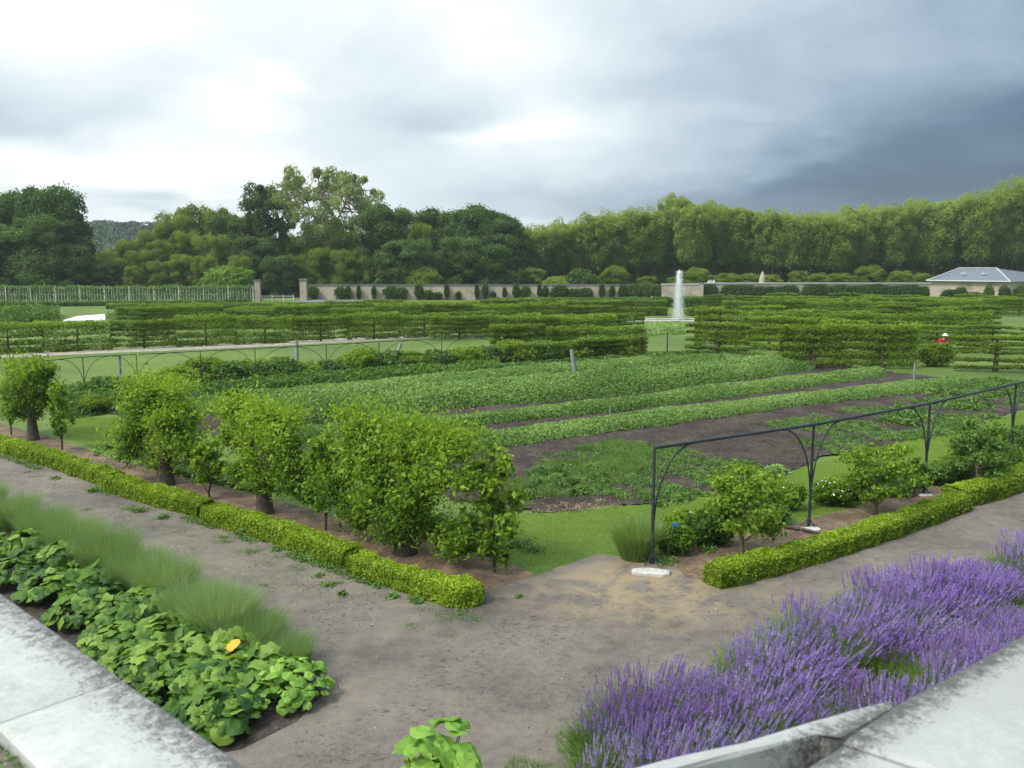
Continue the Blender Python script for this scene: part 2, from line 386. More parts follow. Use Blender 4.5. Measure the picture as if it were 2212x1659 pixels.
# weathered coping: pale stone with dark lichen speckle gathered along an edge line
def coping_f(p0, p1, reach, side=1, thr=.93, dim=1.0):
    def f():
        o = N('ShaderNodeNewGeometry').outputs['Position']
        d = np.array(p1)-np.array(p0); d = d/np.linalg.norm(d); nx_, ny_ = -d[1]*side, d[0]*side
        dp = N('ShaderNodeVectorMath', operation='DOT_PRODUCT'); L(o, dp.inputs[0]); dp.inputs[1].default_value = (nx_, ny_, 0)
        dist = M('ABSOLUTE', M('SUBTRACT', dp.outputs['Value'], nx_*p0[0]+ny_*p0[1]))
        edge = M('SUBTRACT', 1.0, M('DIVIDE', dist, reach), clamp=True)
        a = noise(o, 3.0, 4, .6, .4).outputs['Fac']; b_ = noise(o, 38, 6, .8, .5).outputs['Fac']; c = noise(o, 130, 4, .75).outputs['Fac']
        base = ramp(M('ADD', M('MULTIPLY', a, .6), M('MULTIPLY', b_, .4)), [(.38, (.34, .34, .31)), (.5, (.48*dim, .48*dim, .46*dim)), (.62, (.58*dim, .58*dim, .565*dim))])
        lich = M('MULTIPLY', M('SUBTRACT', M('ADD', M('ADD', M('MULTIPLY', b_, .75), M('MULTIPLY', c, .35)), M('ADD', M('MULTIPLY', edge, .42), M('MULTIPLY', a, .32))), thr), 5.5, clamp=True)
        col = mixc(lich, base, (.10, .10, .095))
        col = mixc(M('MULTIPLY', M('GREATER_THAN', noise(o, 60, 3, .7).outputs['Fac'], .66), M('MULTIPLY', lich, .7)), col, (.62, .62, .6))
        return princ(col, .8, M('ADD', b_, c), .4, .004)
    return f
IRON = mat('dark_iron', lambda: princ(ramp(noise(oc(), 12, 4).outputs['Fac'], [(.3, (.018, .02, .026)), (.7, (.05, .055, .065))]), .5, spec=.5))
SLATE = mat('slate_roof', lambda: princ(ramp(noise(oc(), 3, 4).outputs['Fac'], [(.3, (.13, .15, .17)), (.7, (.20, .225, .25))]), .5))
ZINC = mat('pale_zinc', lambda: princ((.55, .58, .62), .4))
WATER = mat('water', lambda: princ((.05, .07, .06), .04, noise(oc(), 3, 3).outputs['Fac'], .08, .02, spec=.9))
POND = mat('pond_water', lambda: princ((.35, .40, .44), .12, spec=1.0))
SPRAY = mat('white_spray', lambda: princ((.88, .91, .95), .5))
DARKW = mat('dark_opening', lambda: princ((.03, .03, .028), .8))

# ================================================================== SETTING
flat('ground', [(-2500, -200), (2500, -200), (2500, 3500), (-2500, 3500)], 0, LAWN)['kind'] = 'structure'
# dirt path wrapping the terrace
path_px = [(-500, 800), (-60, 930), (150, 1000), (420, 1092), (700, 1180), (900, 1225), (1060, 1238), (1160, 1242), (1215, 1222), (1290, 1197), (1350, 1203), (1440, 1210),
           (1560, 1240), (1900, 1150), (2212, 1045), (2700, 890)]
path_w = [P(*q)[:2] for q in path_px]+[(60, 4), (20, -10), (-20, -10), (-60, 4)]
flat('path', path_w, .004, PATH)['kind'] = 'structure'
# soil strips under the espaliers and along the right hedge
soilL = [P(*q)[:2] for q in [(-300, 835), (0, 915), (130, 952), (250, 992), (400, 1032), (520, 1062), (700, 1108), (860, 1150), (1000, 1190), (1110, 1222), (1155, 1241),
         (1060, 1275), (960, 1270), (780, 1220), (560, 1145), (400, 1098), (230, 1045), (0, 968), (-300, 890)]]
flat('soil_strip', soilL, .008, MULCH)['kind'] = 'structure'
soilR = [P(*q)[:2] for q in [(1440, 1205), (1480, 1180), (1560, 1165), (1700, 1135), (1850, 1095), (1960, 1065), (2060, 1035), (2212, 985), (2600, 850),
         (2600, 930), (2212, 1045), (2100, 1085), (1900, 1150), (1700, 1220), (1560, 1262), (1480, 1245)]]
flat('planting_bed', soilR, .009, MULCH)['kind'] = 'structure'
# vegetable plot
plot_px = [(1095, 1108), (1250, 1098), (1420, 1086), (1560, 1058), (1690, 1022), (1740, 1002), (1900, 962), (2060, 925), (2212, 888), (2330, 850), (2100, 824),
           (1905, 802), (1750, 780), (1400, 768), (1000, 805), (700, 838), (420, 872), (240, 892), (420, 930), (650, 985), (900, 1060)]
plot_w = [P(*q)[:2] for q in plot_px]
b = MB()
grid_poly(b, plot_w, .075, lambda V: np.maximum(0, .016+.024*sn(V, 3.2, 1)+.028*sn(V, 8.5, 2)+.026*sn(V, 19, 3)+.020*sn(V, 34, 4)), .012)
b.build('vegetable_plot_soil', SOIL)['kind'] = 'structure'
# gravel walks further out
flat('gravel_path', [P(*q)[:2] for q in [(-200, 780), (0, 766), (300, 752), (560, 741), (800, 728), (1060, 716), (1200, 712), (1200, 716), (1060, 721), (800, 736), (560, 749), (300, 760), (0, 773), (-200, 790)]], .006, GRAVEL)['kind'] = 'structure'
flat('dry_lawn_strip', [P(*q)[:2] for q in [(1398, 765), (1484, 765), (1490, 771), (1395, 771)]], .006, MULCH)['kind'] = 'structure'
b = MB(); prism(b, [P(*q)[:2] for q in [(1395, 711), (1600, 711), (1600, 713), (1395, 714)]], .0, .02); b.build('gravel_strip', GRAVEL)['kind'] = 'structure'
flat('far_gravel_walk', [P(*q)[:2] for q in [(1180, 649.5), (1560, 649.5), (1600, 652), (1180, 652)]], .006, GRAVEL)['kind'] = 'structure'
flat('far_soil_bed', [P(*q)[:2] for q in [(1060, 660), (1180, 658), (1190, 664), (1065, 666)]], .006, MULCH)['kind'] = 'structure'
# distant wooded hill
b = MB()
hx = np.linspace(-560, -40, 60); hy = np.linspace(360, 760, 30)
X, Y = np.meshgrid(hx, hy)
def hillz(X, Y): return 15*np.exp(-((X+220)/80)**2-((Y-540)/90)**2)+14*np.exp(-((X+340)/110)**2-((Y-560)/90)**2)
Z = hillz(X, Y); i = (np.arange(29)[:, None]*60+np.arange(59)[None]).ravel()
b.add(np.c_[X.ravel(), Y.ravel(), Z.ravel()-.2], np.stack([i, i+1, i+61, i+60], 1), 0, .5, True)
b.build('hill', LAWN)['kind'] = 'structure'
b = MB(); rng = np.random.default_rng(5)
hc = np.c_[rng.uniform(-540, -70, 1500), rng.uniform(400, 600, 1500)]
hz = hillz(hc[:, 0], hc[:, 1]); keep = hz > 2; hc, hz = hc[keep], hz[keep]
for (x, y), z in zip(hc, hz):
    r_ = rng.uniform(3.5, 6); d = sph(rng, 90, 0)
    leaves(b, np.array([x, y, z+4])+d*[r_, r_, r_*.8], d+rng.normal(size=d.shape)*.4, 1.6, rng, 1.3, tint=rng.uniform(.1, .7)+rng.uniform(-.15, .15, len(d)))
tag(b.build('distant_wood', leafmat('far_wood_leaf', (.015, .04, .012), (.035, .08, .02), (.06, .12, .03), .2)), 'far-off dark woodland covering the low hill', 'wood', kind='stuff')

# pond and fountain basin
b = MB(); q4 = [P(*q) for q in [(136, 692), (228, 692), (226, 679), (168, 682)]]
q4 = np.array([P(136, 691.5, .12), P(228, 690.5, .15), P(226, 679, .25), P(166, 683, .2)])
nu = 14; U, V_ = np.meshgrid(np.linspace(0, 1, nu), np.linspace(0, 1, nu)); U, V_ = U.ravel()[:, None], V_.ravel()[:, None]
W_ = q4[0]*(1-U)*(1-V_)+q4[1]*U*(1-V_)+q4[2]*U*V_+q4[3]*(1-U)*V_; W_[:, 2] += .03*sn(W_[:, :2], 1.2, 3)
ii = (np.arange(nu-1)[:, None]*nu+np.arange(nu-1)[None]).ravel(); b.add(W_, np.stack([ii, ii+1, ii+nu+1, ii+nu], 1), 0, .5, True)
W2 = W_.copy(); W2[:, 2] = 0; ed_ = [i for i in range(nu)]; b.add(np.vstack([W_[:nu], W2[:nu]]), [[i, nu+i, nu+i+1, i+1] for i in range(nu-1)])
tag(b.build('ground_cover_sheet', SPRAY), 'bright white sheet stretched over a low bed on the far left', 'cover')
b = MB()
rim_px = [(1325, 689.5), (1580, 686.5), (1584, 690.5), (1326, 694.5)]
C0 = P(1465, 697)
ang = np.linspace(0, 2*np.pi, 49)
ro, ri = 5.9, 5.4
ring = lambda r, z: np.c_[C0[0]-.3+r*np.cos(ang[:-1]), C0[1]+(r-4.6)*1.2*np.sin(ang[:-1]), np.full(48, z)]
V = np.vstack([ring(ro, 0), ring(ro, .30), ring(ri, .30), ring(ri, .0)])
j = np.arange(48); k = (j+1) % 48
for a_ in range(3): b.add(V, np.stack([a_*48+j, a_*48+k, (a_+1)*48+k, (a_+1)*48+j], 1))
bas = thing('fountain_basin', 'low round pale stone basin with a single water jet', 'fountain')
b.build('stone_rim', PALEST, bas)
b = MB(); b.add(ring(ri, .2), [list(range(48))]); b.build('water_surface', WATER, bas)
# the jet: narrow head, broken curtain of falling water
b = MB(); rng = np.random.default_rng(9)
zs = np.linspace(.3, 5.0, 26); cc = np.array([C0[0], C0[1], 0])
pts = [cc+[.04*math.sin(z*2.3), .03*math.cos(z*3), z] for z in zs]
rr = [.17+.08*math.sin(z*3.1)+.03*math.sin(z*11) if z < 3.4 else .30*(1-((z-3.8)/1.25)**2)+.05 for z in zs]; rr[-1] = .05
tube(b, pts, np.array(rr)*np.linspace(.15, .95, 26)*.7, 9)
k = 9000; h = rng.beta(1.0, 1.0, k)*4.6+.3; spread = .60-.075*h
q = np.c_[rng.normal(size=k)*spread*.52, rng.normal(size=k)*spread*.52, h]+cc
ln = rng.uniform(.03, .16, k)
leaves(b, q, np.c_[rng.normal(size=(k, 2)), np.zeros(k)], .022, rng, 3.5, droop=30)
fj = b.build('fountain_jet', SPRAY); tag(fj, 'tall white jet of water rising from the round basin', 'fountain jet')

# ================================================================== TERRACE WALLS (foreground)
ZP = CH-1.1
A0, A1 = P(0, 1275, ZP), P(545, 1659, ZP)
dL = nrm((A1-A0)[None])[0]
inn = P(42, 1612, ZP); nL = np.array([-dL[1], dL[0], 0])
wL = float((inn-A0)@nL); 
COPL = mat('weathered_coping_left', coping_f(A0, A1, abs(wL)*.95, 1, .95))
tl = thing('terrace_parapet', 'weathered pale stone parapet coping in the lower left foreground', 'parapet')
def slab(b, o, d, n, s0, s1, wd, z0, z1, bev=.012):
    c = [o+d*(s0+.002)+n*0, o+d*(s1-.002), o+d*(s1-.002)+n*wd, o+d*(s0+.002)+n*wd]
    c = np.array(ccw(np.array(c)))[:, :2]; m = c.mean(0)
    ci = m+(c-m)*(1-bev*2/abs(wd)*1.0)
    V = np.vstack([np.c_[c, np.full(4, z0)], np.c_[c, np.full(4, z1-bev)], np.c_[ci, np.full(4, z1)]])
    F = [[3, 2, 1, 0], [8, 9, 10, 11]]+[[i, (i+1) % 4, 4+(i+1) % 4, 4+i] for i in range(4)]+[[4+i, 4+(i+1) % 4, 8+(i+1) % 4, 8+i] for i in range(4)]
    b.add(V, F)
J = P(300, 1447, ZP); sj = float((J-A0)@dL)
cuts = [sj-3.0, sj-1.5, sj, sj+1.35, sj+2.0]
for i in range(4):
    b = MB(); slab(b, A0, dL, nL, cuts[i], cuts[i+1], wL, ZP-.14, ZP); b.build('coping_slab', COPL, tl)
b = MB(); q0, q1 = A0+dL*(cuts[0]), A0+dL*cuts[-1]
sg = 1 if wL > 0 else -1
prism(b, ccw(np.array([q0+nL*.05*sg, q1+nL*.05*sg, q1+nL*(wL-.05*sg), q0+nL*(wL-.05*sg)])), 0, ZP-.143); b.build('wall', WALLST, tl)
# terrace floor behind the left parapet
b = MB(); q0i, q1i = q0+nL*(wL+.01*sg), q1+nL*(wL+.01*sg)
prism(b, ccw(np.array([q0i, q1i, q1i+nL*.8*sg, q0i+nL*3*sg])), 0, ZP-.035); b.build('terrace_floor', PATH)['kind'] = 'structure'
rng = np.random.default_rng(3)
b = MB(); cpt = P(30, 1640, ZP-.035)
q = cpt+np.c_[rng.normal(size=(260, 2))*.05, np.zeros(260)]
leaves(b, q+[0, 0, .006], np.c_[rng.normal(size=(260, 2))*.5, np.ones(260)], .006, rng, 1.8, tint=rng.random(260))
tag(b.build('weeds', G['weed']), 'tiny green weeds on the terrace floor behind the left parapet', 'weeds', kind='stuff')

# right parapet
B0, B1 = P(1935, 1522, ZP), P(2212, 1368, ZP)
COPR = mat('weathered_coping_right', coping_f(B0, B1, .16, 1, .885, .8))
tr_ = thing('terrace_parapet', 'weathered pale stone parapet with stepped coping in the lower right foreground', 'parapet')
def polyslab(px, z1, th, m, par, name='coping_slab', bev=.010):
    c = np.array(ccw(np.array([P(*q, z1) for q in px])))[:, :2]; n = len(c); mm = c.mean(0)
    dist = np.linalg.norm(c-mm, axis=1)[:, None]; ci = mm+(c-mm)*(1-bev*1.4/dist)
    b = MB(); V = np.vstack([np.c_[c, np.full(n, z1-th)], np.c_[c, np.full(n, z1-bev)], np.c_[ci, np.full(n, z1)]])
    b.add(V, [list(range(2*n, 3*n))]); b.add(V, [list(range(n))[::-1]])
    b.add(V, [[i, (i+1) % n, n+(i+1) % n, n+i] for i in range(n)]+[[n+i, n+(i+1) % n, 2*n+(i+1) % n, 2*n+i] for i in range(n)])
    b.build(name, m, par); return c
c1 = polyslab([(1938, 1519), (2075, 1443), (2212, 1367), (2420, 1252), (2900, 1420), (2500, 1800), (2012, 1660), (1822, 1598)], ZP, .14, COPR, tr_)
c2 = polyslab([(1818, 1606), (2004, 1668), (2490, 1812), (2300, 2200), (1720, 1668), (1738, 1656)], ZP-.006, .14, COPR, tr_)
c3 = polyslab([(1352, 1664), (1450, 1637), (1600, 1598), (1760, 1557), (1880, 1524), (1932, 1512), (1936, 1527), (1826, 1592), (1775, 1585), (1588, 1628), (1475, 1655), (1340, 1690), (1200, 1722), (1200, 1705)], ZP-.02, .10, COPR, tr_)
b = MB(); prism(b, (c1-c1.mean(0))*.93+c1.mean(0), 0, ZP-.143); prism(b, (c2-c2.mean(0))*.9+c2.mean(0), 0, ZP-.15)
b.build('wall', WALLST, tr_)
c4 = polyslab([(1480, 1654), (1588, 1627), (1775, 1584), (1822, 1580), (1822, 1700), (1700, 1900), (1400, 1900)], ZP-.125, .5, COPR, tr_, 'wall')

# ================================================================== HEDGES
def polyline(pts, step):
    pts = np.asarray(pts, float); seg = np.linalg.norm(np.diff(pts, axis=0), axis=1); s = np.r_[0, np.cumsum(seg)]
    n = max(2, int(s[-1]/step)+1); t = np.linspace(0, s[-1], n)
    return np.c_[[np.interp(t, s, pts[:, i]) for i in range(pts.shape[1])]].T, s[-1]
def hedge(name, label, front_px, width, height, k, size, seed, side, m='box', cat='hedge', group=None, lump=.045):
    """front_px: foot of the visible face; side: +1 body lies to the left of the direction of travel"""
    rng = np.random.default_rng(seed)
    pf = np.array([P(*q)[:2] for q in front_px])
    c, Ln = polyline(pf, .12); d = np.gradient(c, axis=0); d = nrm(d); n = np.c_[-d[:, 1], d[:, 0]]*side
    for _ in range(6): n[1:-1] = (n[:-2]+n[1:-1]*2+n[2:])/4
    n = nrm(n); c = c+n*width/2; w2 = width/2
    prof = np.array([[-1, 0], [-1.03, .45], [-1, .85], [-.85, 1], [0, 1.02], [.85, 1], [1, .85], [1.03, .45], [1, 0]])
    m_ = len(c); b = MB()
    ends = np.ones(m_); ends[0] = ends[-1] = .75
    V = np.concatenate([np.c_[c+n*(w2*.93*p[0]*ends)[:, None], np.full(m_, height*.94*p[1])*ends] for p in prof])
    F = []
    i = np.arange(m_-1)
    for a in range(8): F.append(np.stack([a*m_+i, (a+1)*m_+i, (a+1)*m_+i+1, a*m_+i+1], 1))
    b.add(V, np.concatenate(F), 0, .15)
    b.add(V, [[a*m_ for a in range(9)][::-1], [a*m_+m_-1 for a in range(9)]], 0, .15)
    # leaves round the section
    per = np.array([0, .45*height, .85*height, .85*height+.2*height, 0, 0, 0, 0, 0])
    pl = np.c_[prof[:, 0]*w2, prof[:, 1]*height]; sg_ = np.linalg.norm(np.diff(pl, axis=0), axis=1); cs = np.r_[0, np.cumsum(sg_)]
    u = rng.uniform(0, cs[-1], k); px_ = np.interp(u, cs, pl[:, 0]); pz = np.interp(u, cs, pl[:, 1])
    t = rng.uniform(0, m_-1, k); 
    cc_ = np.c_[np.interp(t, np.arange(m_), c[:, 0]), np.interp(t, np.arange(m_), c[:, 1])]
    nn = nrm(np.c_[np.interp(t, np.arange(m_), n[:, 0]), np.interp(t, np.arange(m_), n[:, 1])])
    dirz = np.where(pz > height*.9, 1.0, .15); dirn = np.where(np.abs(px_) > w2*.9, np.sign(px_), px_/w2*.4)
    pos = np.c_[cc_+nn*px_[:, None], pz]; nor = nrm(np.c_[nn*dirn[:, None], dirz])
    bump = lump*sn(pos, 5.0, seed)+lump*.7*sn(pos, 13, seed+1)+rng.normal(size=k)*.016
    pos = pos+nor*bump[:, None]; pos[:, 2] = np.maximum(pos[:, 2], .01)
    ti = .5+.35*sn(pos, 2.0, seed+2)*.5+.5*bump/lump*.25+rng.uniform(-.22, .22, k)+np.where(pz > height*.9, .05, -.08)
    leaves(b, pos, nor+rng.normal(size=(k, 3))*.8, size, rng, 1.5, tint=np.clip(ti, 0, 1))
    # end caps
    for e, s_ in ((0, -1), (m_-1, 1)):
        kk = int(k*.35*width/max(Ln, 1))+300
        q = np.c_[c[e]+n[e]*rng.uniform(-w2, w2, kk)[:, None]*.95+d[e]*s_*(.03+rng.normal(size=kk)[:, None]*.02), rng.uniform(0, height*.97, kk)]
        leaves(b, q, np.r_[d[e]*s_, .2]+rng.normal(size=(kk, 3))*.45, size, rng, 1.5, tint=np.clip(.45+rng.uniform(-.25, .25, kk), 0, 1))
    return tag(b.build(name, G[m]), label, cat, group)
HG = 'low clipped box hedges along the path'
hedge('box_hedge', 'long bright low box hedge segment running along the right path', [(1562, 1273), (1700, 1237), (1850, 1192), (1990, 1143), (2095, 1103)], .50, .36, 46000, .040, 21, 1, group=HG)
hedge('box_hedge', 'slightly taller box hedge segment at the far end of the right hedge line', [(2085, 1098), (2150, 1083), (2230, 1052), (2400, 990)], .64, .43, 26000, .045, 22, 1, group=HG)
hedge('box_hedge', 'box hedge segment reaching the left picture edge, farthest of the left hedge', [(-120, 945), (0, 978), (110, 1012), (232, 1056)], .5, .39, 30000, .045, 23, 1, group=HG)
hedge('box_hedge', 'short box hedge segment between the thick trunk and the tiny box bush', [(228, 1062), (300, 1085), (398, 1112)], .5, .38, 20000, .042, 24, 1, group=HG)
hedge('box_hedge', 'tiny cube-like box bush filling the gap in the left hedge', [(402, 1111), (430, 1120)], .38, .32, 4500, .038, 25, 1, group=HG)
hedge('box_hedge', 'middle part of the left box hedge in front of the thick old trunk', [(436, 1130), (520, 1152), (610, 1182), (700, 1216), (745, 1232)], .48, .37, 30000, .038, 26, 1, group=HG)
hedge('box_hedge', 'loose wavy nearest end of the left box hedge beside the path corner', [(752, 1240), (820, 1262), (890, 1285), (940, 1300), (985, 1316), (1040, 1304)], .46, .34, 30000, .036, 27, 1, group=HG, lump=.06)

# ================================================================== NEAR ESPALIER ROW (left)
def limb(p0, p1, sag, rng, n=7):
    t = np.linspace(0, 1, n)[:, None]; p = p0*(1-t)+p1*t; p[:, 2] += (np.sin(t[:, 0]*np.pi))*sag
    p[1:-1] += rng.normal(size=(n-2, 3))*.02*np.linalg.norm(p1-p0); return p
dirL = nrm((P(1067, 1235)-P(275, 1000))[None])[0]; rzL = math.atan2(dirL[1], dirL[0])
def espalier_near(label, foot, wl, wr, top, low, thick, k, seed, tr=.16, size=.075, bright=.0, lobes=26):
    rng = np.random.default_rng(seed); base = P(*foot)
    t = thing('espalier_tree', label, 'tree', tuple(base), rzL, 'old espaliered fruit trees of the left row')
    b = MB()
    tube(b, [[0, 0, -.05], [.01, 0, .12], [-.02, .01, .35], [0, 0, .6], [.03, 0, top*.45], [0, 0, top*.8]], [tr*1.35, tr*1.1, tr, tr*.85, tr*.6, tr*.25], 10)
    cen = []
    for i in range(lobes):
        x = (-wl+.25)+(wl+wr-.5)*((i+rng.uniform(.1, .9))/lobes); z = low+(top-low)*rng.choice([.1, .36, .62, .86])+rng.normal()*.11
        y = rng.normal()*thick*.22; cen.append([x, y, z])
    for c in cen:
        z0 = max(.3, c[2]-.35-abs(c[0])*.12); z0 = min(z0, top*.75)
        tube(b, limb(np.array([0, 0, z0]), np.array(c), .06, rng), np.linspace(.042, .012, 7), 5)
    sb = b; b = MB(); per = k//len(cen)
    for c in cen:
        d = nrm(rng.normal(size=(per, 3))); rad = np.array([.36, thick*.40, (top-low)*.11+.06])*rng.uniform(.55, 1.35, 3)
        lump = 1+.25*sn(d*2, 2.2, seed+int(c[0]*10))
        q = np.array(c)+d*rad*(rng.random((per, 1))**.45*np.where(rng.random((per, 1)) < .3, 1.9, .95))*lump[:, None]
        q[:, 2] = np.where(q[:, 2] < low*.7, low*.7+rng.uniform(0, .3, per), q[:, 2])
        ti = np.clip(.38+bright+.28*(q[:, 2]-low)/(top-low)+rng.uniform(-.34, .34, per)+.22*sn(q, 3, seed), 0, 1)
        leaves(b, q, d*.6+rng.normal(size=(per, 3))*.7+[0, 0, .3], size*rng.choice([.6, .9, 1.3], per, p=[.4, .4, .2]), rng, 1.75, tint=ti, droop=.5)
    # arching shoots that stick out of the crown, with a few leaves each
    for i in range(26):
        c = np.array(cen[rng.integers(len(cen))]); dv = np.array([rng.normal()*.6, rng.normal()*.45, rng.uniform(-.25, .9)]); dv /= np.linalg.norm(dv)
        e = c+dv*rng.uniform(.45, .8); lb = limb(c, e, .10, rng, 6); tube(sb, lb, np.linspace(.012, .004, 6), 4)
        qq = np.repeat(lb[1:], 9, 0)+rng.normal(size=(45, 3))*.04; leaves(b, qq, rng.normal(size=(45, 3))+[0, 0, .4], size*1.1, rng, 1.8, tint=rng.uniform(.5, 1, 45), droop=.4)
    sb.build('trunk', BARK, t)
    # stray shoots along the top
    kk = k//25; x = rng.uniform(-wl, wr, kk); q = np.c_[x, rng.normal(size=kk)*thick*.25, top+rng.exponential(.12, kk)-.05]
    leaves(b, q, rng.normal(size=(kk, 3)), size, rng, 1.8, tint=rng.uniform(.5, 1, kk), droop=.5)
    b.build('foliage', G['pear'], t)
    return t
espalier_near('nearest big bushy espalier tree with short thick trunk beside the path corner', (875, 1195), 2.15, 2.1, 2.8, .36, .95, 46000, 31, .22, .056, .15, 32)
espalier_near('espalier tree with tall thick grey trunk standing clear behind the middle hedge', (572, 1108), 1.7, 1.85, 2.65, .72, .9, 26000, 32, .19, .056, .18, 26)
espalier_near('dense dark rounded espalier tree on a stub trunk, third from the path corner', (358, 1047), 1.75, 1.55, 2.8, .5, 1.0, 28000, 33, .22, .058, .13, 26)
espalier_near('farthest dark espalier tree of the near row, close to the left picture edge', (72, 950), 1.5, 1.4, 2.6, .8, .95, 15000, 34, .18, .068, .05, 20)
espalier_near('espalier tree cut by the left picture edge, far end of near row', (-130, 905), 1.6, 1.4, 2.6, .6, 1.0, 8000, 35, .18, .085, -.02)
def young(label, foot, h, crown, k, seed, size=.07, rad=.03, matb=BARK, lean=(0, 0), m='pear', low=.35, group=None):
    rng = np.random.default_rng(seed); base = P(*foot)
    t = thing('young_fruit_tree', label, 'tree', tuple(base), rng.uniform(0, 6), group)
    b = MB(); top = np.array([lean[0], lean[1], h*.95])
    pts = limb(np.array([0, 0, -.03]), top, 0, rng, 8); pts[:, :2] *= .6
    tube(b, pts, np.linspace(rad, rad*.35, 8), 7)
    n = 15; cen = []
    for i in range(n):
        z = h*(low+(1-low)*(i+.5)/n); a = i*2.4; r_ = crown*(1.0-.75*abs((i+.5)/n-.3))*rng.uniform(.35, 1.1)
        c = np.array([math.cos(a)*r_, math.sin(a)*r_, z]); cen.append(c)
        s = pts[min(7, max(1, int(7*(z/h-.12))))]
        tube(b, limb(s, c, .03, rng, 5), np.linspace(rad*.45, rad*.15, 5), 5)
    b.build('trunk', matb, t)
    b = MB(); per = k//n
    for c in cen:
        d = nrm(rng.normal(size=(per, 3))); q = c+d*(rng.random((per, 1))**.5*rng.choice([.8, 1.0, 1.7], (per, 1)))*[crown*.34, crown*.34, h*(1-low)*.10]
        leaves(b, q, d+rng.normal(size=(per, 3))*.7+[0, 0, .3], size, rng, 1.7, tint=np.clip(.5+rng.uniform(-.35, .35, per)+.2*(q[:, 2]/h-.5), 0, 1), droop=.6)
    b.build('foliage', G[m], t); return t
YG = 'slim young fruit trees tied between the old espaliers'
young('slim young tree at the open end of the left row, nearest the lawn tip', (1067, 1236), 2.45, .5, 2600, 41, .085, .038, group=YG, low=.14)
young('slim young tree left of the nearest espalier, thin dark stem', (703, 1146), 2.2, .48, 2200, 42, .075, .034, group=YG, low=.3)
young('small young tree with light crown left of the tall thick trunk', (453, 1077), 1.5, .42, 1800, 43, .07, .03, group=YG, low=.35)
young('short stemmed sapling left of the third espalier', (274, 1008), 1.1, .3, 900, 44, .07, .028, group=YG, low=.4)
young('thin forked young tree beside the open lawn on the left', (134, 972), 2.1, .35, 1200, 45, .07, .032, group=YG, low=.25)
young('thin young tree nearest the left picture edge', (25, 940), 2.0, .35, 1000, 46, .07, .03, group=YG, low=.3)

# ================================================================== IRON TRELLIS (right)
def trellis(name, label, posts, H, rp, rr_, brace, bl, bz, feet=True, m=IRON, group=None):
    t = thing(name, label, 'trellis', tuple(posts[0]), 0, group); o = np.array(posts[0])
    tops = [np.array(p)+[0, 0, H] for p in posts]
    b = MB(); c, _ = polyline(np.array(tops)-o, .5); tube(b, c, rr_, 8); b.build('rail', m, t)
    for i, p in enumerate(posts):
        p = np.array(p); b = MB(); tube(b, [p-o+[0, 0, -.02], p-o+[0, 0, H*.5], p-o+[0, 0, H-rr_]], [rp*1.15, rp, rp*.9], 8)
        if feet:
            for a in (.6, 2.2, 3.8, 5.3):
                e = np.array([math.cos(a)*.22, math.sin(a)*.22, .015]); tube(b, [p-o+[0, 0, .28], p-o+e*.45+[0, 0, .08], p-o+e], .012, 5)
        b.build('post', m, t)
        for s in (-1, 1):
            if not (0 <= i+s < len(posts)): continue
            e = tops[i+s]-tops[i]; Ld = np.linalg.norm(e); e = e/Ld; bb = min(bl, Ld*.45)
            u = np.linspace(0, np.pi/2, 12)
            z0 = H*bz; pts = [p-o+e*(.02+bb*(1-math.cos(a)))+[0, 0, z0+(H-.02-z0)*math.sin(a)] for a in u]
            b = MB(); tube(b, pts, brace, 6); b.build('brace', m, t)
    return t
tp = [P(1408, 1218), P(1747, 1139), P(1996, 1066), P(2181, 998), P(2345, 935)]
trellis('iron_trellis', 'black iron arched trellis with top rail over the young trees on the right', tp, 2.42, .034, .038, .019, 1.0, .30)
SLG = 'stone footing slabs under the iron posts'
def stone(label, px, sx, sy, sz, seed, rz=0):
    rng = np.random.default_rng(seed); b = MB(); n = 12; a = np.linspace(0, 2*np.pi, n, endpoint=False)
    rad = 1+rng.uniform(-.1, .1, n); sq = 1/np.maximum(np.abs(np.cos(a)), np.abs(np.sin(a)))*.9
    X = np.cos(a)*rad*sq*sx/2; Y = np.sin(a)*rad*sq*sy/2
    V = np.vstack([np.c_[X, Y, np.full(n, -.01)], np.c_[X, Y, np.full(n, sz*.8)], np.c_[X*.93, Y*.9, sz+rng.normal(size=n)*sz*.06]])
    b.add(V, [list(range(2*n, 3*n))]); j = np.arange(n); k = (j+1) % n
    for q in range(2): b.add(V, np.stack([q*n+j, q*n+k, (q+1)*n+k, (q+1)*n+j], 1))
    o = b.build('footing_stone', PALEST); o.location = tuple(P(*px)); o.rotation_euler[2] = rz
    return tag(o, label, 'stone', SLG)
stone('broad cream stone slab at the foot of the nearest iron post', (1406, 1240), .80, .36, .07, 1, -.15)
stone('cream stone slab under the second iron post', (1748, 1146), .62, .30, .05, 2, .2)
stone('small flat stone under the third iron post', (1999, 1071), .42, .22, .04, 3, .1)
b = MB(); a_, c_ = P(1697, 1138, .05), P(1775, 1153, .05); tube(b, [a_, (a_+c_)/2+[0, 0, .02], c_], [.035, .04, .03], 8)
tag(b.build('timber_log', BARK), 'dark weathered timber lying beside the second iron post', 'log')
YR = 'young fruit trees in the right bed'
young('leafy young pear tree with pale trunk, nearest in the right bed', (1603, 1197), 1.8, .85, 6000, 51, .06, .055, BARKL, m='pear', low=.33, group=YR)
young('young fruit tree with open crown between the second and third iron posts', (1892, 1110), 1.65, .9, 5500, 52, .06, .045, BARKL, m='pear', low=.3, group=YR)
young('tall leafy fruit tree just before the fourth iron post', (2110, 1052), 1.75, .85, 6500, 53, .06, .045, BARKL, m='bush', low=.12, group=YR)
young('small dark sapling in front of the third iron post', (1977, 1068), .95, .28, 900, 54, .06, .02, BARK, m='bush', low=.25, group=YR)

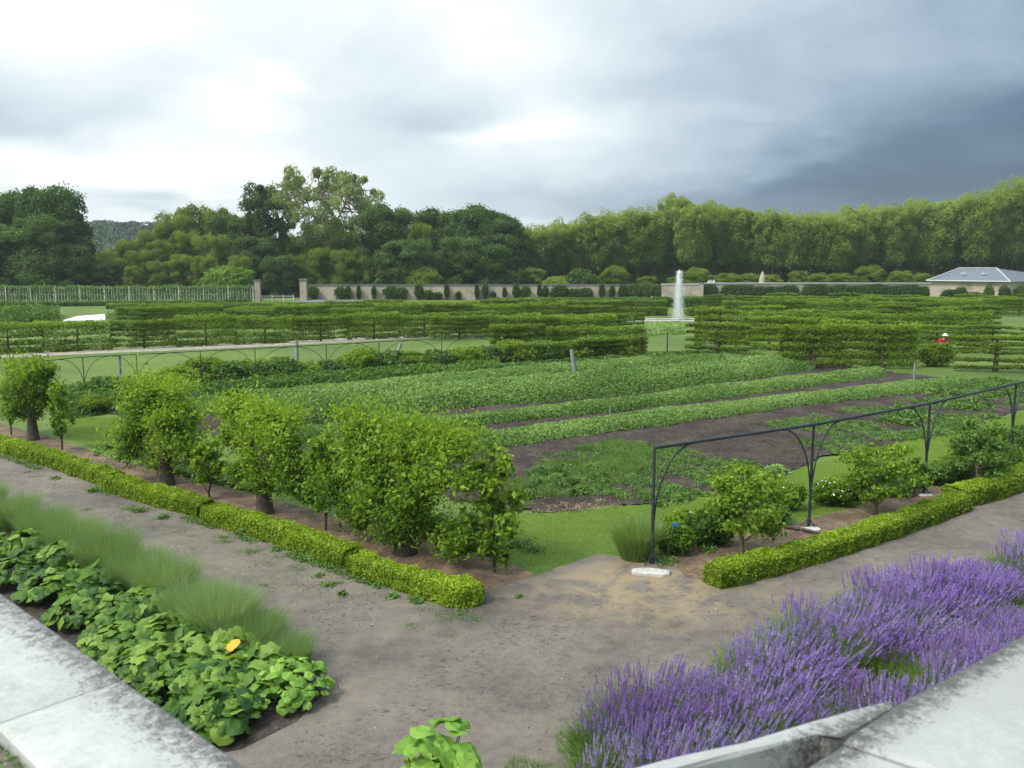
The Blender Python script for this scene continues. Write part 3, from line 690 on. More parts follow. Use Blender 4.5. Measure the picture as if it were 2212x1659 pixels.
def shrub(name, label, loc, rx, ry, h, k, seed, size=.07, m='bush', cat='shrub', group=None, flowers=0, loose=.5):
    rng = np.random.default_rng(seed); t = thing(name, label, cat, tuple(loc), 0, group)
    b = MB()
    for i in range(7):
        a = rng.uniform(0, 6.3); tube(b, limb(np.zeros(3), np.array([math.cos(a)*rx*.6, math.sin(a)*ry*.6, h*.75]), .05, rng, 5), np.linspace(.014, .005, 5)*max(1, h), 4)
    b.build('stem', BARK, t)
    b = MB(); d = sph(rng, k, -.2); k = len(d)
    r_ = (1-loose*rng.random(k)**1.5)*(1+.24*sn(d*2, 2.5, seed)+.16*sn(d*3, 6, seed+4))+(rng.random(k) < .1)*.2*rng.random(k)
    q = d*[rx, ry, h*.55]*r_[:, None]+[0, 0, h*.5]; q[:, 2] = np.maximum(q[:, 2], .03)
    ti = np.clip(.42+.2*sn(q, 3/max(h, .6), seed)+rng.uniform(-.25, .25, k)+.15*d[:, 2], 0, 1)
    leaves(b, q, d+rng.normal(size=(k, 3))*.9, size, rng, 1.6, tint=ti, droop=.3)
    if flowers:
        d = sph(rng, flowers, .1); q = d*[rx*1.05, ry*1.05, h*.62]+[0, 0, h*.5]
        leaves(b, q, d+[0, 0, .5], size*.7, rng, 1, mat=1, tint=.5)
    b.build('foliage', [G[m], SPRAY] if flowers else G[m], t)
    return t
SG = 'shrubs in the right planting bed'
for (lb, px, rx, h, k, m, fl, sz) in [
    ('leafy shrub filling the gap behind the blue tag', (1490, 1165), .5, .6, 5000, 'pear', 12, .055),
    ('low spreading green plant under the nearest pear tree', (1660, 1130), .45, .45, 3500, 'weed', 0, .055),
    ('bushy green plant midway between second and third iron posts', (1930, 1070), .45, .45, 3500, 'weed', 8, .055),
    ('pale green plant left of the third iron post', (1955, 1050), .45, .55, 3500, 'pear', 8, .055),
    ('loose green shrub between third iron post and tall fruit tree', (2075, 1030), .6, .6, 4000, 'tier', 0, .06),
    ('low green shrub at the foot of the fourth iron post', (2175, 1010), .55, .55, 4000, 'tier', 0, .06),
    ('dark compact shrub between the blue tag and the nearest pear tree', (1530, 1175), .48, .72, 6000, 'bush', 0, .055),
    ('lighter leafy shrub just right of the first iron post', (1455, 1195), .38, .62, 4500, 'pear', 20, .05),
    ('pale rose bush with white flowers left of the second iron post', (1700, 1100), .42, .62, 3000, 'pear', 24, .055),
    ('rose bush with white flowers right of the second iron post', (1800, 1090), .55, .62, 4500, 'pear', 50, .055),
    ('low green shrub between pale rose bush and second iron post', (1850, 1075), .5, .5, 3500, 'bush', 0, .055),
    ('green shrub right of the third iron post', (2030, 1045), .5, .55, 3500, 'bush', 10, .06),
    ('broad dark shrub under the tall fruit tree', (2140, 1012), .8, .75, 6000, 'bush', 0, .06),
    ('bushy shrub behind the fourth iron post at the right picture edge', (2215, 975), .7, .8, 5000, 'bush', 0, .06)]:
    shrub('shrub', lb, P(*px), rx, rx*.8, h, k, px[0], sz, m, group=SG, flowers=fl)
# reed-like grass clump left of the first post
def clump(name, label, loc, r, h, k, seed, wd=.006, m='feather', group=None, cat='grass clump', lean=.16, fan=.45):
    rng = np.random.default_rng(seed); b = MB()
    a = rng.uniform(0, 6.3, k); rr2 = r*np.sqrt(rng.random(k))*.6; q = np.c_[np.cos(a)*rr2, np.sin(a)*rr2, np.zeros(k)]
    out = q/r*fan*1.6
    blades(b, q, h*rng.uniform(.35, 1.12, k), wd, rng, lean, tint=np.clip(.5+rng.uniform(-.35, .35, k)+.15*sn(q, 6, seed), 0, 1), out=out)
    o = b.build(name, G[m]); o.location = tuple(loc); return tag(o, label, cat, group)
clump('grass_clump', 'upright blue-green grass clump left of the first iron post', P(1372, 1205), .5, .85, 5000, 61, .009, 'lavleaf')
# blue plant tag on a bare cane
b = MB(); s0, s1 = P(1440, 1205), P(1440, 1205)+np.array([.13, 0, .68]); t = thing('plant_tag', 'small blue tag on a thin pale cane beside the first iron post', 'plant tag', tuple(s0))
tube(b, [[0, 0, 0], [.05, 0, .35], [.13, 0, .68]], .008, 5); b.build('cane', BARKL, t)
BLUE = mat('blue_tag', lambda: princ((.04, .22, .55), .4))
b = MB(); box(b, [.16, 0, .72], [.13, .012, .075]); box(b, [.16, -.008, .71], [.05, .004, .03]); b.build('tag_plate', BLUE, t)

# ================================================================== VEGETABLE ROWS
def band(name, label, near_px, far_px, h, k, size, seed, m='crop', asp=1.5, kind=None, group=None, cat='vegetable row', ragged=.3, bumps=1.6):
    rng = np.random.default_rng(seed); A = np.array([P(*q)[:2] for q in near_px]); B = np.array([P(*q)[:2] for q in far_px])
    t = rng.random(k)
    def ev(C, t):
        c, _ = polyline(C, .3); i = t*(len(c)-1); return np.c_[np.interp(i, np.arange(len(c)), c[:, 0]), np.interp(i, np.arange(len(c)), c[:, 1])]
    s = rng.random(k); a_, b_ = ev(A, t), ev(B, t)
    ed = ragged*.12*sn(a_, 2.2, seed)
    ss = ed+s*(1-2*ed); p = a_*(1-ss[:, None])+b_*ss[:, None]
    dome = (1-np.abs(2*s-1)**3.5)
    H = h*dome*(.85+.12*sn(p, bumps, seed+1)+.13*sn(p, bumps*4.5, seed+2)+rng.normal(size=k)*.05)
    dens = rng.random(k)
    q = np.c_[p, np.maximum(.02, H*(1-.5*dens**3))+.03]
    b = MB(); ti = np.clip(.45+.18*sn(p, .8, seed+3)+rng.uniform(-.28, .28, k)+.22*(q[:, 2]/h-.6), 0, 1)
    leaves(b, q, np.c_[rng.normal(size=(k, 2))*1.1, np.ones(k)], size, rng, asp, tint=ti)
    return tag(b.build(name, G[m]), label, cat, group, kind)
VG = 'leafy crop rows of the vegetable plot'
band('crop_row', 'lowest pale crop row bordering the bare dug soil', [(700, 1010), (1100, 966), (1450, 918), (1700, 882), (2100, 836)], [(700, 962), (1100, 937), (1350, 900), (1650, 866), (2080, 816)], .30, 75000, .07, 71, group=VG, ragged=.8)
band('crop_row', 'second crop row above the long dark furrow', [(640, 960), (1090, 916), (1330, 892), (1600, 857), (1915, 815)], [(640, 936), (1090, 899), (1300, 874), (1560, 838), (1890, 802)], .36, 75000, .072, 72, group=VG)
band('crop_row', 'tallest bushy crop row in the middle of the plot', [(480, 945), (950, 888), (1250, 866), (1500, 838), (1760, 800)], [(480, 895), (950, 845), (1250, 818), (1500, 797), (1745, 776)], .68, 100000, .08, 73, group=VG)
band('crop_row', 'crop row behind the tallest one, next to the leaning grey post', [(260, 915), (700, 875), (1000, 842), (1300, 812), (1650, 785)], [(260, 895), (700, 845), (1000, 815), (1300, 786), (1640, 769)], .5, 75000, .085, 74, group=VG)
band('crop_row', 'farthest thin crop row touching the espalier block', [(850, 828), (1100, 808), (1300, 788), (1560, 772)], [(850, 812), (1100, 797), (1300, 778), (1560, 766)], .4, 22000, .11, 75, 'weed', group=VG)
# spring onion-like upright blades over the tall rows
# weeds on the bare soil
def weeds(name, label, poly_px, clumps, per, r, h, size, seed, m='weed'):
    rng = np.random.default_rng(seed); poly = [P(*q)[:2] for q in poly_px]
    c = scatter_poly(poly, clumps*3, rng); c = c[sn(c, .9, seed)+.7*sn(c, 2.6, seed+3) > .12][:clumps]
    b = MB(); 
    for p in c:
        rr3 = r*rng.uniform(.4, 1.5); k = int(per*rng.uniform(.5, 1.5)); q = np.c_[p+rng.normal(size=(k, 2))*rr3*.5, np.zeros(k)]
        q[:, 2] = .03+h*np.exp(-((q[:, :2]-p)**2).sum(1)/rr3**2)*rng.random(k)
        leaves(b, q, np.c_[rng.normal(size=(k, 2))*.9, np.ones(k)], size, rng, 2.8, tint=np.clip(rng.uniform(.2, .85)+rng.uniform(-.25, .25, k), 0, 1))
    return tag(b.build(name, G[m]), label, 'weeds', kind='stuff')
weeds('plot_weeds', 'sparse green weeds sprouting over the bare dug soil', [(1110, 1080), (1400, 1075), (1560, 1045), (1800, 985), (2150, 890), (2300, 835), (2120, 835), (1800, 890), (1500, 940), (1180, 985)], 1500, 75, .22, .08, .024, 81)
weeds('tall_weeds', 'denser light green weeds at the near corner of the dug soil', [(1110, 1085), (1290, 1072), (1330, 1035), (1330, 1000), (1230, 990), (1150, 1020)], 40, 420, .26, .20, .028, 82)
rng = np.random.default_rng(182); b = MB(); gp = [P(*q)[:2] for q in [(1105, 1078), (1290, 1070), (1345, 1035), (1420, 985), (1330, 955), (1200, 985), (1110, 1020)]]
gc = scatter_poly(gp, 420, rng); gc = gc[sn(gc, 1.0, 82)+.7*sn(gc, 3, 84) > .22]
for p_ in gc:
    k_ = int(rng.uniform(60, 170)); q = np.c_[p_+rng.normal(size=(k_, 2))*.16, np.full(k_, .02)]
    blades(b, q, rng.uniform(.05, .26)*rng.uniform(.5, 1.1, k_), .008, rng, .4, tint=np.clip(rng.uniform(.3, .8)+rng.uniform(-.25, .25, k_), 0, 1))
tag(b.build('grassy_weeds', G['weed']), 'tufty light green grass weeds at the near corner of the plot', 'weeds', kind='stuff')
weeds('weeds', 'weeds along the lawn edge of the plot under the first iron brace', [(1450, 1075), (1560, 1050), (1690, 1015), (1680, 1030), (1560, 1066), (1450, 1090)], 40, 130, .2, .2, .05, 83, 'crop')
weeds('weeds', 'leafy crop mass on the right end of the plot behind the iron rail', [(1900, 930), (2050, 900), (2260, 850), (2180, 815), (2080, 832), (1950, 860)], 260, 130, .4, .22, .06, 84, 'weed')
STRAW = leafmat('dry_straw', (.20, .15, .09), (.34, .27, .17), (.5, .42, .28), .2)
G['straw'] = STRAW
weeds('dry_straw', 'pale dry stalks lying along the near edge of the dug soil', [(1150, 1095), (1300, 1082), (1420, 1070), (1420, 1088), (1290, 1102), (1160, 1110)], 14, 90, .3, .04, .018, 86, 'straw')
weeds('edge_weeds', 'ragged grass creeping over the lower edge of the plot', [(1090, 1098), (1420, 1072), (1560, 1046), (1740, 990), (2060, 912), (2212, 878), (2212, 896), (2060, 933), (1740, 1012), (1560, 1066), (1420, 1096), (1100, 1120)], 260, 110, .22, .09, .04, 87)
# weed tufts at the foot of the hedges and on the path
rng = np.random.default_rng(88); b = MB()
tufts = [(525, 1155, 1.2), (672, 1207, 1.3), (600, 1188, .7), (640, 1200, .6), (770, 1245, .6), (800, 1255, .8), (120, 1035, .7), (200, 1062, .8), (300, 1105, .9), (350, 1120, .8),
         (710, 1265, .6), (740, 1285, .5), (900, 1300, .7), (850, 1290, .5), (690, 1245, .5), (1120, 1290, .3), (575, 1170, .5), (1440, 1215, 1.2), (1525, 1190, 1.0), (1400, 1212, .7), (1120, 1180, 1.4), (1150, 1190, 1.2), (460, 1140, .5)]
for i_ in range(45):
    f_ = rng.random(); x = 40+f_*1000; y = np.interp(x, [0, 230, 430, 700, 900, 1040], [985, 1065, 1125, 1232, 1300, 1330])+rng.exponential(22)+6
    p = P(x, y); k = int(rng.uniform(40, 200)); sd = rng.uniform(.04, .14); q = p+np.c_[rng.normal(size=k)*sd*1.5, rng.normal(size=k)*sd, np.zeros(k)]
    blades(b, q, rng.uniform(.015, .06, k), .007, rng, .8, tint=rng.uniform(.3, 1, k))
for (x, y, s) in tufts:
    p = P(x, y); k = int(170*s); q = p+np.c_[rng.normal(size=(k, 2))*.10*s, np.abs(rng.normal(size=k))*.05*s+.01]
    leaves(b, q, rng.normal(size=(k, 3))*.6+[0, 0, .8], .035, rng, 2.2, tint=rng.uniform(.3, 1, k))
hp, _ = polyline(np.array([P(*q)[:2] for q in [(0, 985), (230, 1065), (400, 1120), (700, 1225), (900, 1300), (1000, 1325)]]), .05)
hp = hp[sn(hp, 2.2, 5) > .1]
q = np.repeat(hp, 16, 0); q = np.c_[q+rng.normal(size=q.shape)*.07, rng.random(len(q))*.05+.008]
leaves(b, q, rng.normal(size=(len(q), 3))*.5+[0, 0, 1], .03, rng, 2.0, tint=rng.uniform(.2, .9, len(q)))
tag(b.build('weeds', G['weed']), 'small weed tufts along the path edges and hedge feet', 'weeds', kind='stuff')
# sparse verge grass at the bottom centre
b = MB(); q = scatter_poly([P(*q)[:2] for q in [(1080, 1670), (1130, 1600), (1250, 1580), (1300, 1640), (1300, 1700), (1080, 1700)]], 2600, rng)
q = q[sn(q, 3, 4) > -.2]; blades(b, np.c_[q, np.zeros(len(q))], rng.uniform(.03, .12, len(q)), .006, rng, .5, tint=rng.uniform(.2, 1, len(q)))
tag(b.build('verge_grass', G['weed']), 'thin grass on the dirt beside the lavender', 'grass', kind='stuff')
# leafy lawn growth under the left row (far side)
b = MB(); q = scatter_poly([P(*q)[:2] for q in [(200, 985), (420, 1035), (700, 1102), (880, 1150), (1090, 1210), (1110, 1180), (900, 1115), (700, 1060), (420, 990), (260, 950)]], 26000, rng)
q = q[sn(q, 1.3, 9) > -.35]; leaves(b, np.c_[q, rng.random(len(q))*.16+.02], np.c_[rng.normal(size=(len(q), 2))*.6, np.ones(len(q))], .06, rng, 1.8, tint=rng.uniform(.3, 1, len(q)))
tag(b.build('undergrowth', G['weed']), 'rough leafy growth on the lawn side of the espalier row', 'undergrowth', kind='stuff')
# short lawn blades where the grass is close
b = MB()
lawn_px = [(1100, 1112), (1250, 1102), (1420, 1090), (1560, 1062), (1690, 1028), (1740, 1008), (1900, 966), (2060, 930), (2212, 893), (2212, 975), (2060, 1032), (1850, 1092), (1560, 1162), (1440, 1200), (1350, 1202), (1290, 1196), (1165, 1241), (1080, 1205)]
q = scatter_poly([P(*q)[:2] for q in lawn_px], 90000, rng)
blades(b, np.c_[q, np.zeros(len(q))], rng.uniform(.02, .05, len(q)), .008, rng, .5, tint=np.clip(.5+.2*sn(q, .8, 3)+rng.uniform(-.25, .25, len(q)), 0, 1))
q = scatter_poly([P(*q)[:2] for q in [(140, 900), (260, 905), (430, 960), (420, 1030), (250, 985), (140, 945)]], 30000, rng)
blades(b, np.c_[q, np.zeros(len(q))], rng.uniform(.02, .05, len(q)), .008, rng, .5, tint=np.clip(.5+.2*sn(q, .8, 3)+rng.uniform(-.25, .25, len(q)), 0, 1))
tag(b.build('lawn_grass', G['grass']), 'short mown bright green lawn grass', 'grass', kind='stuff')
# pebbles and crumbs on the path
b = MB(); q = scatter_poly([P(*q)[:2] for q in [(0, 1000), (400, 1130), (1000, 1340), (1560, 1290), (2212, 1080), (2212, 1160), (1200, 1659), (700, 1659), (0, 1100)]], 4200, rng)
s = np.minimum(rng.exponential(.006, len(q))+.003, .028); d8 = np.array([[1, 0, 0], [0, 1, 0], [-1, 0, 0], [0, -1, 0], [0, 0, .7]])
V = (np.c_[q, np.zeros(len(q))+.004][:, None]+d8[None]*s[:, None, None]*rng.uniform(.6, 1.3, (len(q), 5, 1))).reshape(-1, 3); i = np.arange(len(q))[:, None]*5
for f in ([0, 1, 4], [1, 2, 4], [2, 3, 4], [3, 0, 4]): b.add(V, i+np.array([f]), 0)
PEB = mat('pebble', lambda: princ(ramp(N('ShaderNodeNewGeometry').outputs['Random Per Island'], [(0, (.06, .055, .05)), (.9, (.2, .18, .155)), (1, (.42, .4, .36))]), .9))
tag(b.build('gravel', PEB), 'scattered pebbles and crumbs on the dirt path', 'gravel', kind='stuff')

flat('left_bed', [P(*q)[:2] for q in [(-300, 1010), (0, 1105), (150, 1180), (330, 1275), (520, 1385), (640, 1445), (700, 1500), (640, 1560), (520, 1620), (300, 1659), (0, 1500), (-300, 1300)]], .007, SOIL)['kind'] = 'structure'
# ================================================================== LEFT BED: broad leaves and feathery grass
def bigleaf(b, c, n, size, rng, tint, lob=5, sharp=.12):
    m_ = 20; a = np.arange(m_)/m_*2*np.pi; n = n/np.linalg.norm(n); r = rng.normal(size=3); u = r-(r@n)*n; u /= np.linalg.norm(u); v = np.cross(n, u)
    rim = size*(.5+.5*sharp*np.abs(np.sin(a*lob/2+rng.uniform(0, 3)))*2+rng.normal(size=m_)*.02)*(1-.35*np.exp(-((a-np.pi)/.25)**2))
    z = -.12*size+size*.07*np.sin(a*3+rng.uniform(0, 6))+rng.normal(size=m_)*.012*size
    P2 = c+np.outer(rim*np.cos(a), u)+np.outer(rim*np.sin(a), v)+np.outer(z, n)
    P1 = c+np.outer(rim*.55*np.cos(a), u)+np.outer(rim*.55*np.sin(a), v)+np.outer(np.full(m_, .02*size)+z*.2, n)
    V = np.vstack([c[None]-n*size*.06, P1, P2]); j = np.arange(m_); k = (j+1) % m_
    b.add(V, np.stack([0*j, 1+j, 1+k], 1), 0, tint, True); b.add(V, np.stack([1+j, 1+m_+j, 1+m_+k, 1+k], 1), 0, tint, True)
def leafy(name, label, loc, r, h, k, size, seed, m='bigleaf', group=None, lob=5, sharp=.12, cat='plant', yellow=False, stemr=.006, dome=.55):
    rng = np.random.default_rng(seed); t = thing(name, label, cat, tuple(loc), 0, group); b = MB(); st = MB(); yl = None
    for i in range(k):
        a = rng.uniform(0, 6.3); rr_ = r*math.sqrt(rng.random()); z = h*(1-dome*(rr_/r)**2)*rng.uniform(.55, 1.05)
        c = np.array([math.cos(a)*rr_, math.sin(a)*rr_, z]); n = np.array([math.cos(a)*rr_/r*.7, math.sin(a)*rr_/r*.7, 1])+rng.normal(size=3)*.3
        bigleaf(b, c, n, size*rng.uniform(.6, 1.25), rng, np.clip(.42+rng.uniform(-.42, .42)+.3*(z/h-.6), 0, 1), lob, sharp)
        rng.random() < .5 and tube(st, [[c[0]*.2, c[1]*.2, 0], [c[0]*.65, c[1]*.65, z*.6], c-[0, 0, .01]], [stemr*1.3, stemr, stemr*.7], 4, cap=False)
    st.build('stem', G['weed'], t); b.build('foliage', G[m], t)
    if yellow:
        b = MB(); bigleaf(b, np.array([0.05, 0, h*1.08]), np.array([-.6, -.3, 1.2]), .30, rng, .4, 5, .1); b.build('yellow_leaf', G['yellow'], t)
    return t
LG = 'broad-leaved plants in the bed below the left parapet'
rng = np.random.default_rng(12)
sp_px = [(-20, 1205), (60, 1195), (130, 1225), (30, 1260), (120, 1290), (215, 1280), (180, 1340), (270, 1350), (330, 1325), (255, 1410), (345, 1400), (420, 1385),
         (330, 1460), (420, 1455), (500, 1440), (400, 1520), (480, 1500), (560, 1480), (470, 1560), (540, 1475)]
for i, px in enumerate(sp_px):
    leafy('broad_leaved_plant', f'dark green broad-leaved plant, {ORD(i)} from the left in the bed below the parapet', P(*px), .60, .50, 120, .17+.04*(i % 3), 200+i, group=LG, lob=(7, 5, 8)[i % 3], sharp=.22)
leafy('broad_leaved_plant', 'broad-leaved plant carrying one large yellow leaf next to the feathery grass', P(490, 1462), .45, .45, 40, .24, 230, group=LG, yellow=True, sharp=.16)
leafy('leafy_perennial', 'rounded light green leafy clump closing the right end of the left bed', P(625, 1505), .62, .52, 150, .15, 231, 'vine', lob=3, sharp=.08)
leafy('leafy_perennial', 'upright pale leafy plant at the foot of the parapet', P(475, 1590), .30, .5, 26, .26, 232, 'bigleaf', lob=2, sharp=.05)
leafy('climbing_plant', 'large lime green leaves rising at the bottom centre of the view', P(938, 1800), .50, 1.16, 64, .25, 233, 'vine', lob=2, sharp=.03, stemr=.009, dome=.12)
FG = 'feathery grass clumps edging the left bed'
fg_px = [(-40, 1110), (30, 1140), (100, 1170), (165, 1200), (235, 1235), (300, 1270), (360, 1300), (425, 1345), (485, 1375), (545, 1405), (605, 1440)]
for i, px in enumerate(fg_px):
    big = [1, 1, 1, 1.05, 1.1, 1, 1.05, .9, 1.05, .8, .62][i]
    clump('feathery_grass', f'soft blue-green feathery grass clump, {ORD(i)} from the left picture edge along the path', P(*px), .70, .84*big, 9500, 300+i, .0045, group=FG, fan=.42, lean=.16)

# ================================================================== LAVENDER BED
def lavender_proto(seed, k=500):
    rng = np.random.default_rng(seed); t = thing('lavender_bush', 'lavender', 'lavender')
    b = MB(); kk = 3600; a = rng.uniform(0, 6.3, kk); r_ = .46*np.sqrt(rng.random(kk)); q = np.c_[np.cos(a)*r_, np.sin(a)*r_, np.zeros(kk)]
    blades(b, q, rng.uniform(.28, .56, kk), .010, rng, .25, tint=rng.random(kk), out=q*1.0)
    # flower stalks
    a = rng.uniform(0, 6.3, k)+.5*np.sin(rng.uniform(0, 6.3, k)*3); r_ = .30*np.sqrt(rng.random(k)); q = np.c_[np.cos(a)*r_, np.sin(a)*r_, np.zeros(k)]
    wind = np.array([.48, .16, 0]); out = q*1.9+wind+rng.normal(size=(k, 3))*[.12, .12, 0]
    h = rng.uniform(.38, .80, k)[:, None]; top = q+out*h+np.array([0, 0, 1])*h*(1-.2*np.linalg.norm(out, axis=1)[:, None])
    d = nrm(top-q-out*h*.3); s = nrm(np.cross(d, [0, 1., .1]))*.0022
    V = np.stack([q-s, q+s, top+s, top-s], 1).reshape(-1, 3); b.add(V, np.arange(k)[:, None]*4+np.array([[0, 1, 2, 3]]), 0, .5)
    b.build('foliage', G['lavleaf'], t)
    b = MB(); ti = np.clip(.5+.25*sn(top, 5, seed)+rng.uniform(-.2, .2, k), 0, 1)
    for j in range(6):      # whorls of florets up each spike
        f = j/5; c = top-d*(.005+.095*(1-f)); wdt = .030*(1-.5*f)*rng.uniform(.8, 1.25, (k, 1))
        for a_ in (0, 1, 2):
            ph = rng.uniform(0, 6.3, k); u = nrm(np.cross(d, np.c_[np.cos(ph), np.sin(ph), np.zeros(k)])); 
            V = np.stack([c-d*.011, c+u*wdt*.5, c+d*.013, c-u*wdt*.5], 1).reshape(-1, 3)
            b.add(V, np.arange(k)[:, None]*4+np.array([[0, 1, 2, 3]]), 0, np.clip(ti+rng.uniform(-.15, .15, k), 0, 1))
    b.build('flowers', G['lavender'], t)
    KIDS[t.name] = [o for o in bpy.data.objects if o.parent == t]
    return t
protos = [lavender_proto(500+i) for i in range(3)]
rng = np.random.default_rng(77)
edge = [(1232, 1700), (1275, 1640), (1390, 1570), (1550, 1512), (1700, 1450), (1850, 1380), (2000, 1318), (2120, 1276), (2260, 1236), (2400, 1198)]
ec, EL = polyline(np.array([P(*q)[:2] for q in edge]), .62); ed = nrm(np.gradient(ec, axis=0)); en = np.c_[ed[:, 1], -ed[:, 0]]
rows_ = ['path-side', 'second', 'third', 'wall-side']
for r_ in range(4):
    nvis = 0
    for i in range(len(ec)):
        if r_ == 3 and i < 4: continue
        p = ec[i]+en[i]*(.42, 1.05, 1.75, 2.35)[r_]+rng.normal(size=2)*.16
        s = rng.uniform(.72, 1.25)*(1.12 if r_ == 0 else 1)
        if rng.random() < (.03, .58, .22, .03)[r_]: continue
        pr = protos[(i*2+r_) % 3]
        place(pr, KIDS[pr.name], (p[0], p[1], 0), rng.uniform(-.5, .5), (s, s, s*rng.uniform(.85, 1.1)),
              f'purple flowering lavender bush, {ORD(nvis)} from the near end of the {rows_[r_]} line', 'lavender bushes of the right bed')
        nvis += 1
b = MB(); q = scatter_poly(np.vstack([ec, (ec+en*2.7)[::-1]]), 22000, rng)
blades(b, np.c_[q, np.zeros(len(q))], rng.uniform(.15, .52, len(q)), .012, rng, .35, tint=rng.uniform(.35, 1, len(q)))
tag(b.build('bed_grass', G['weed']), 'loose green grass growing among the lavender', 'grass', kind='stuff')
flat('lavender_bed', np.vstack([ec+en*.05, (ec+en*3.0)[::-1]]), .010, SOIL)['kind'] = 'structure'

# ================================================================== MID DISTANCE
# thin iron trellis across the garden
tb = [(75, 884), (185, 868), (300, 860), (437, 850), (554, 842), (707, 830), (820, 821), (955, 811), (1080, 801)]
trellis('iron_trellis', 'thin black iron arched trellis crossing the garden behind the bushes on the left', [P(*q) for q in tb], 1.95, .022, .018, .013, 1.6, .35, feet=False)
WP = 'weathered wooden posts'
def post(label, foot, H, lean, r_, seed, strut=None):
    t = thing('wooden_post', label, 'post', tuple(P(*foot)), 0, WP); b = MB(); rng = np.random.default_rng(seed)
    box_pts = [[0, 0, -.02], [lean*.5, 0, H*.5], [lean, .02, H]]
    tube(b, box_pts, [r_, r_*.95, r_*.85], 8)
    b.build('shaft', WOODGREY, t)
    if strut: b = MB(); tube(b, [[strut, .1, 0], [lean*.7, .02, H*.75]], .04, 6); b.build('strut', WOODGREY, t)
post('straight grey wooden post standing between the dark espalier and the lawn', (263, 862), 1.95, 0, .075, 1)
post('grey wooden post with pale slanting strut beside the far lawn', (642, 795), 1.55, 0, .12, 2, -.35)
post('leaning pale forked wooden post right of the strutted post', (850, 790), 1.3, .45, .10, 3, .25)
post('leaning split grey post in the crop rows', (1243, 818), 1.5, -.22, .11, 4, .3)
post('short dark stake in the furrow of the vegetable plot', (1318, 903), .5, 0, .03, 5)
post('thin stake on the lawn near the right espaliers', (1974, 820), .9, 0, .04, 6)
post('pale stake inside the right espalier block', (1528, 765), 1.0, 0, .05, 7)
CAB = [(1440, 775, 1.75), (1393, 782, 1.9)]
for i, (x, y, h) in enumerate(CAB):
    b = MB(); tube(b, [[0, 0, 0], [.02, 0, h/2], [0, 0, h]], [.05, .045, .03], 6); o = b.build('tree_stake', BARK); o.location = tuple(P(x, y))
    tag(o, ['bare dark stake standing alone on the lawn gap in the middle', 'dark stake at the right end of the left espalier block'][i], 'stake', 'dark tree stakes')

# espalier protos with horizontal tiers
def tiered(seed, W, H, nt_, k, thick=.42, trunk=.07, m='tier', size=.078, gap=.55):
    rng = np.random.default_rng(seed); t = thing('espalier_tree', 'x', 'tree'); b = MB()
    tube(b, [[0, 0, -.05], [.02, 0, H*.4], [0, 0, H*.95]], [trunk*1.3, trunk, trunk*.5], 7)
    zs = [H*(.14+.83*i/(nt_-1)) for i in range(nt_)]
    for z in zs:
        for s in (-1, 1): tube(b, limb(np.array([0, 0, z-.1]), np.array([s*W*.47, 0, z]), .04, rng, 6), np.linspace(trunk*.5, .012, 6), 5)
    b.build('trunk', BARK, t); b = MB(); per = k//nt_; th = (H*.83/(nt_-1))*gap*.85
    for j, z in enumerate(zs):
        x = rng.uniform(-W/2, W/2, per); a = rng.uniform(0, 6.3, per); r_ = rng.random(per)**.4
        lump = 1+.25*sn(np.c_[x, x*0+z], 3, seed)+.2*sn(np.c_[x, x*0+z], 9, seed+1)
        top_ = 1.35 if j == nt_-1 else 1
        q = np.c_[x, np.cos(a)*r_*thick/2*lump, z+.02+np.sin(a)*r_*th*lump*top_+.10*sn(np.c_[x, x*0+z*3], 1.2, seed)+np.where(rng.random(per) < .12, rng.exponential(.07, per), 0)]
        q = q[rng.random(per) < .72+.42*sn(np.c_[x, x*0+z*2], 2.2, seed+5)]; kk = len(q)
        nn = np.c_[rng.normal(size=kk)*.4, q[:, 1]/thick*2, (q[:, 2]-z)/th]+rng.normal(size=(kk, 3))*.75+[0, 0, .3]
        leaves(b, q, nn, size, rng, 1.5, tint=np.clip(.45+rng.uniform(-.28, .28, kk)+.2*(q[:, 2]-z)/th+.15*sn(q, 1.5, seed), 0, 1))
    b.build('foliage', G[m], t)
    KIDS[t.name] = [o for o in bpy.data.objects if o.parent == t]
    return t
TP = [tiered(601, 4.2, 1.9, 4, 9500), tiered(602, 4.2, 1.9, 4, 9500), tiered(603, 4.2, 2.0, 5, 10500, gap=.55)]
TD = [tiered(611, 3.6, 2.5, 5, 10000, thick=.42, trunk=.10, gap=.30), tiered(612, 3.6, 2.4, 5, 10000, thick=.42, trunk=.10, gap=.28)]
def row(a, c, H, protos_, desc, sp=None, group='espaliered trees of the far rows', jit=.04):
    A, B = P(*a), P(*c); d = B-A; Ln = np.linalg.norm(d); w0 = 4.2 if protos_ is TP else 3.6; w0 = sp or w0
    n = max(1, int(round(Ln/w0))); rz = math.atan2(d[1], d[0])
    for i in range(n):
        p = A+d*(i+.5)/n; pr = protos_[(i*7+int(a[1])) % len(protos_)]
        h0 = 2.0 if protos_ is TP else 2.5; s = H/h0*rng.uniform(.86, 1.1); fl = math.pi if (i % 2) else 0
        place(pr, KIDS[pr.name], (p[0], p[1], 0), rz+fl, (Ln/n/(4.2 if protos_ is TP else 3.6)*1.02, 1.1, s), f'tiered espalier, {ORD(i)} from left in the {desc}', group)
row((-60, 768), (1070, 722), 1.9, TP, 'row along the pale gravel walk')
row((255, 713), (1320, 700), 1.8, TP, 'row just behind the gravel walk trees')
row((300, 697), (1340, 688), 1.6, TP, 'third row behind the gravel walk')
row((700, 682), (1440, 676), 1.5, TP, 'back row before the walled side')
row((1395, 776), (1090, 795), 1.35, TP, 'low near row of the left block')
row((1390, 762), (1060, 778), 1.9, TP, 'second row of the left block')
row((1330, 742), (1080, 752), 1.9, TP, 'inner row of the left block')
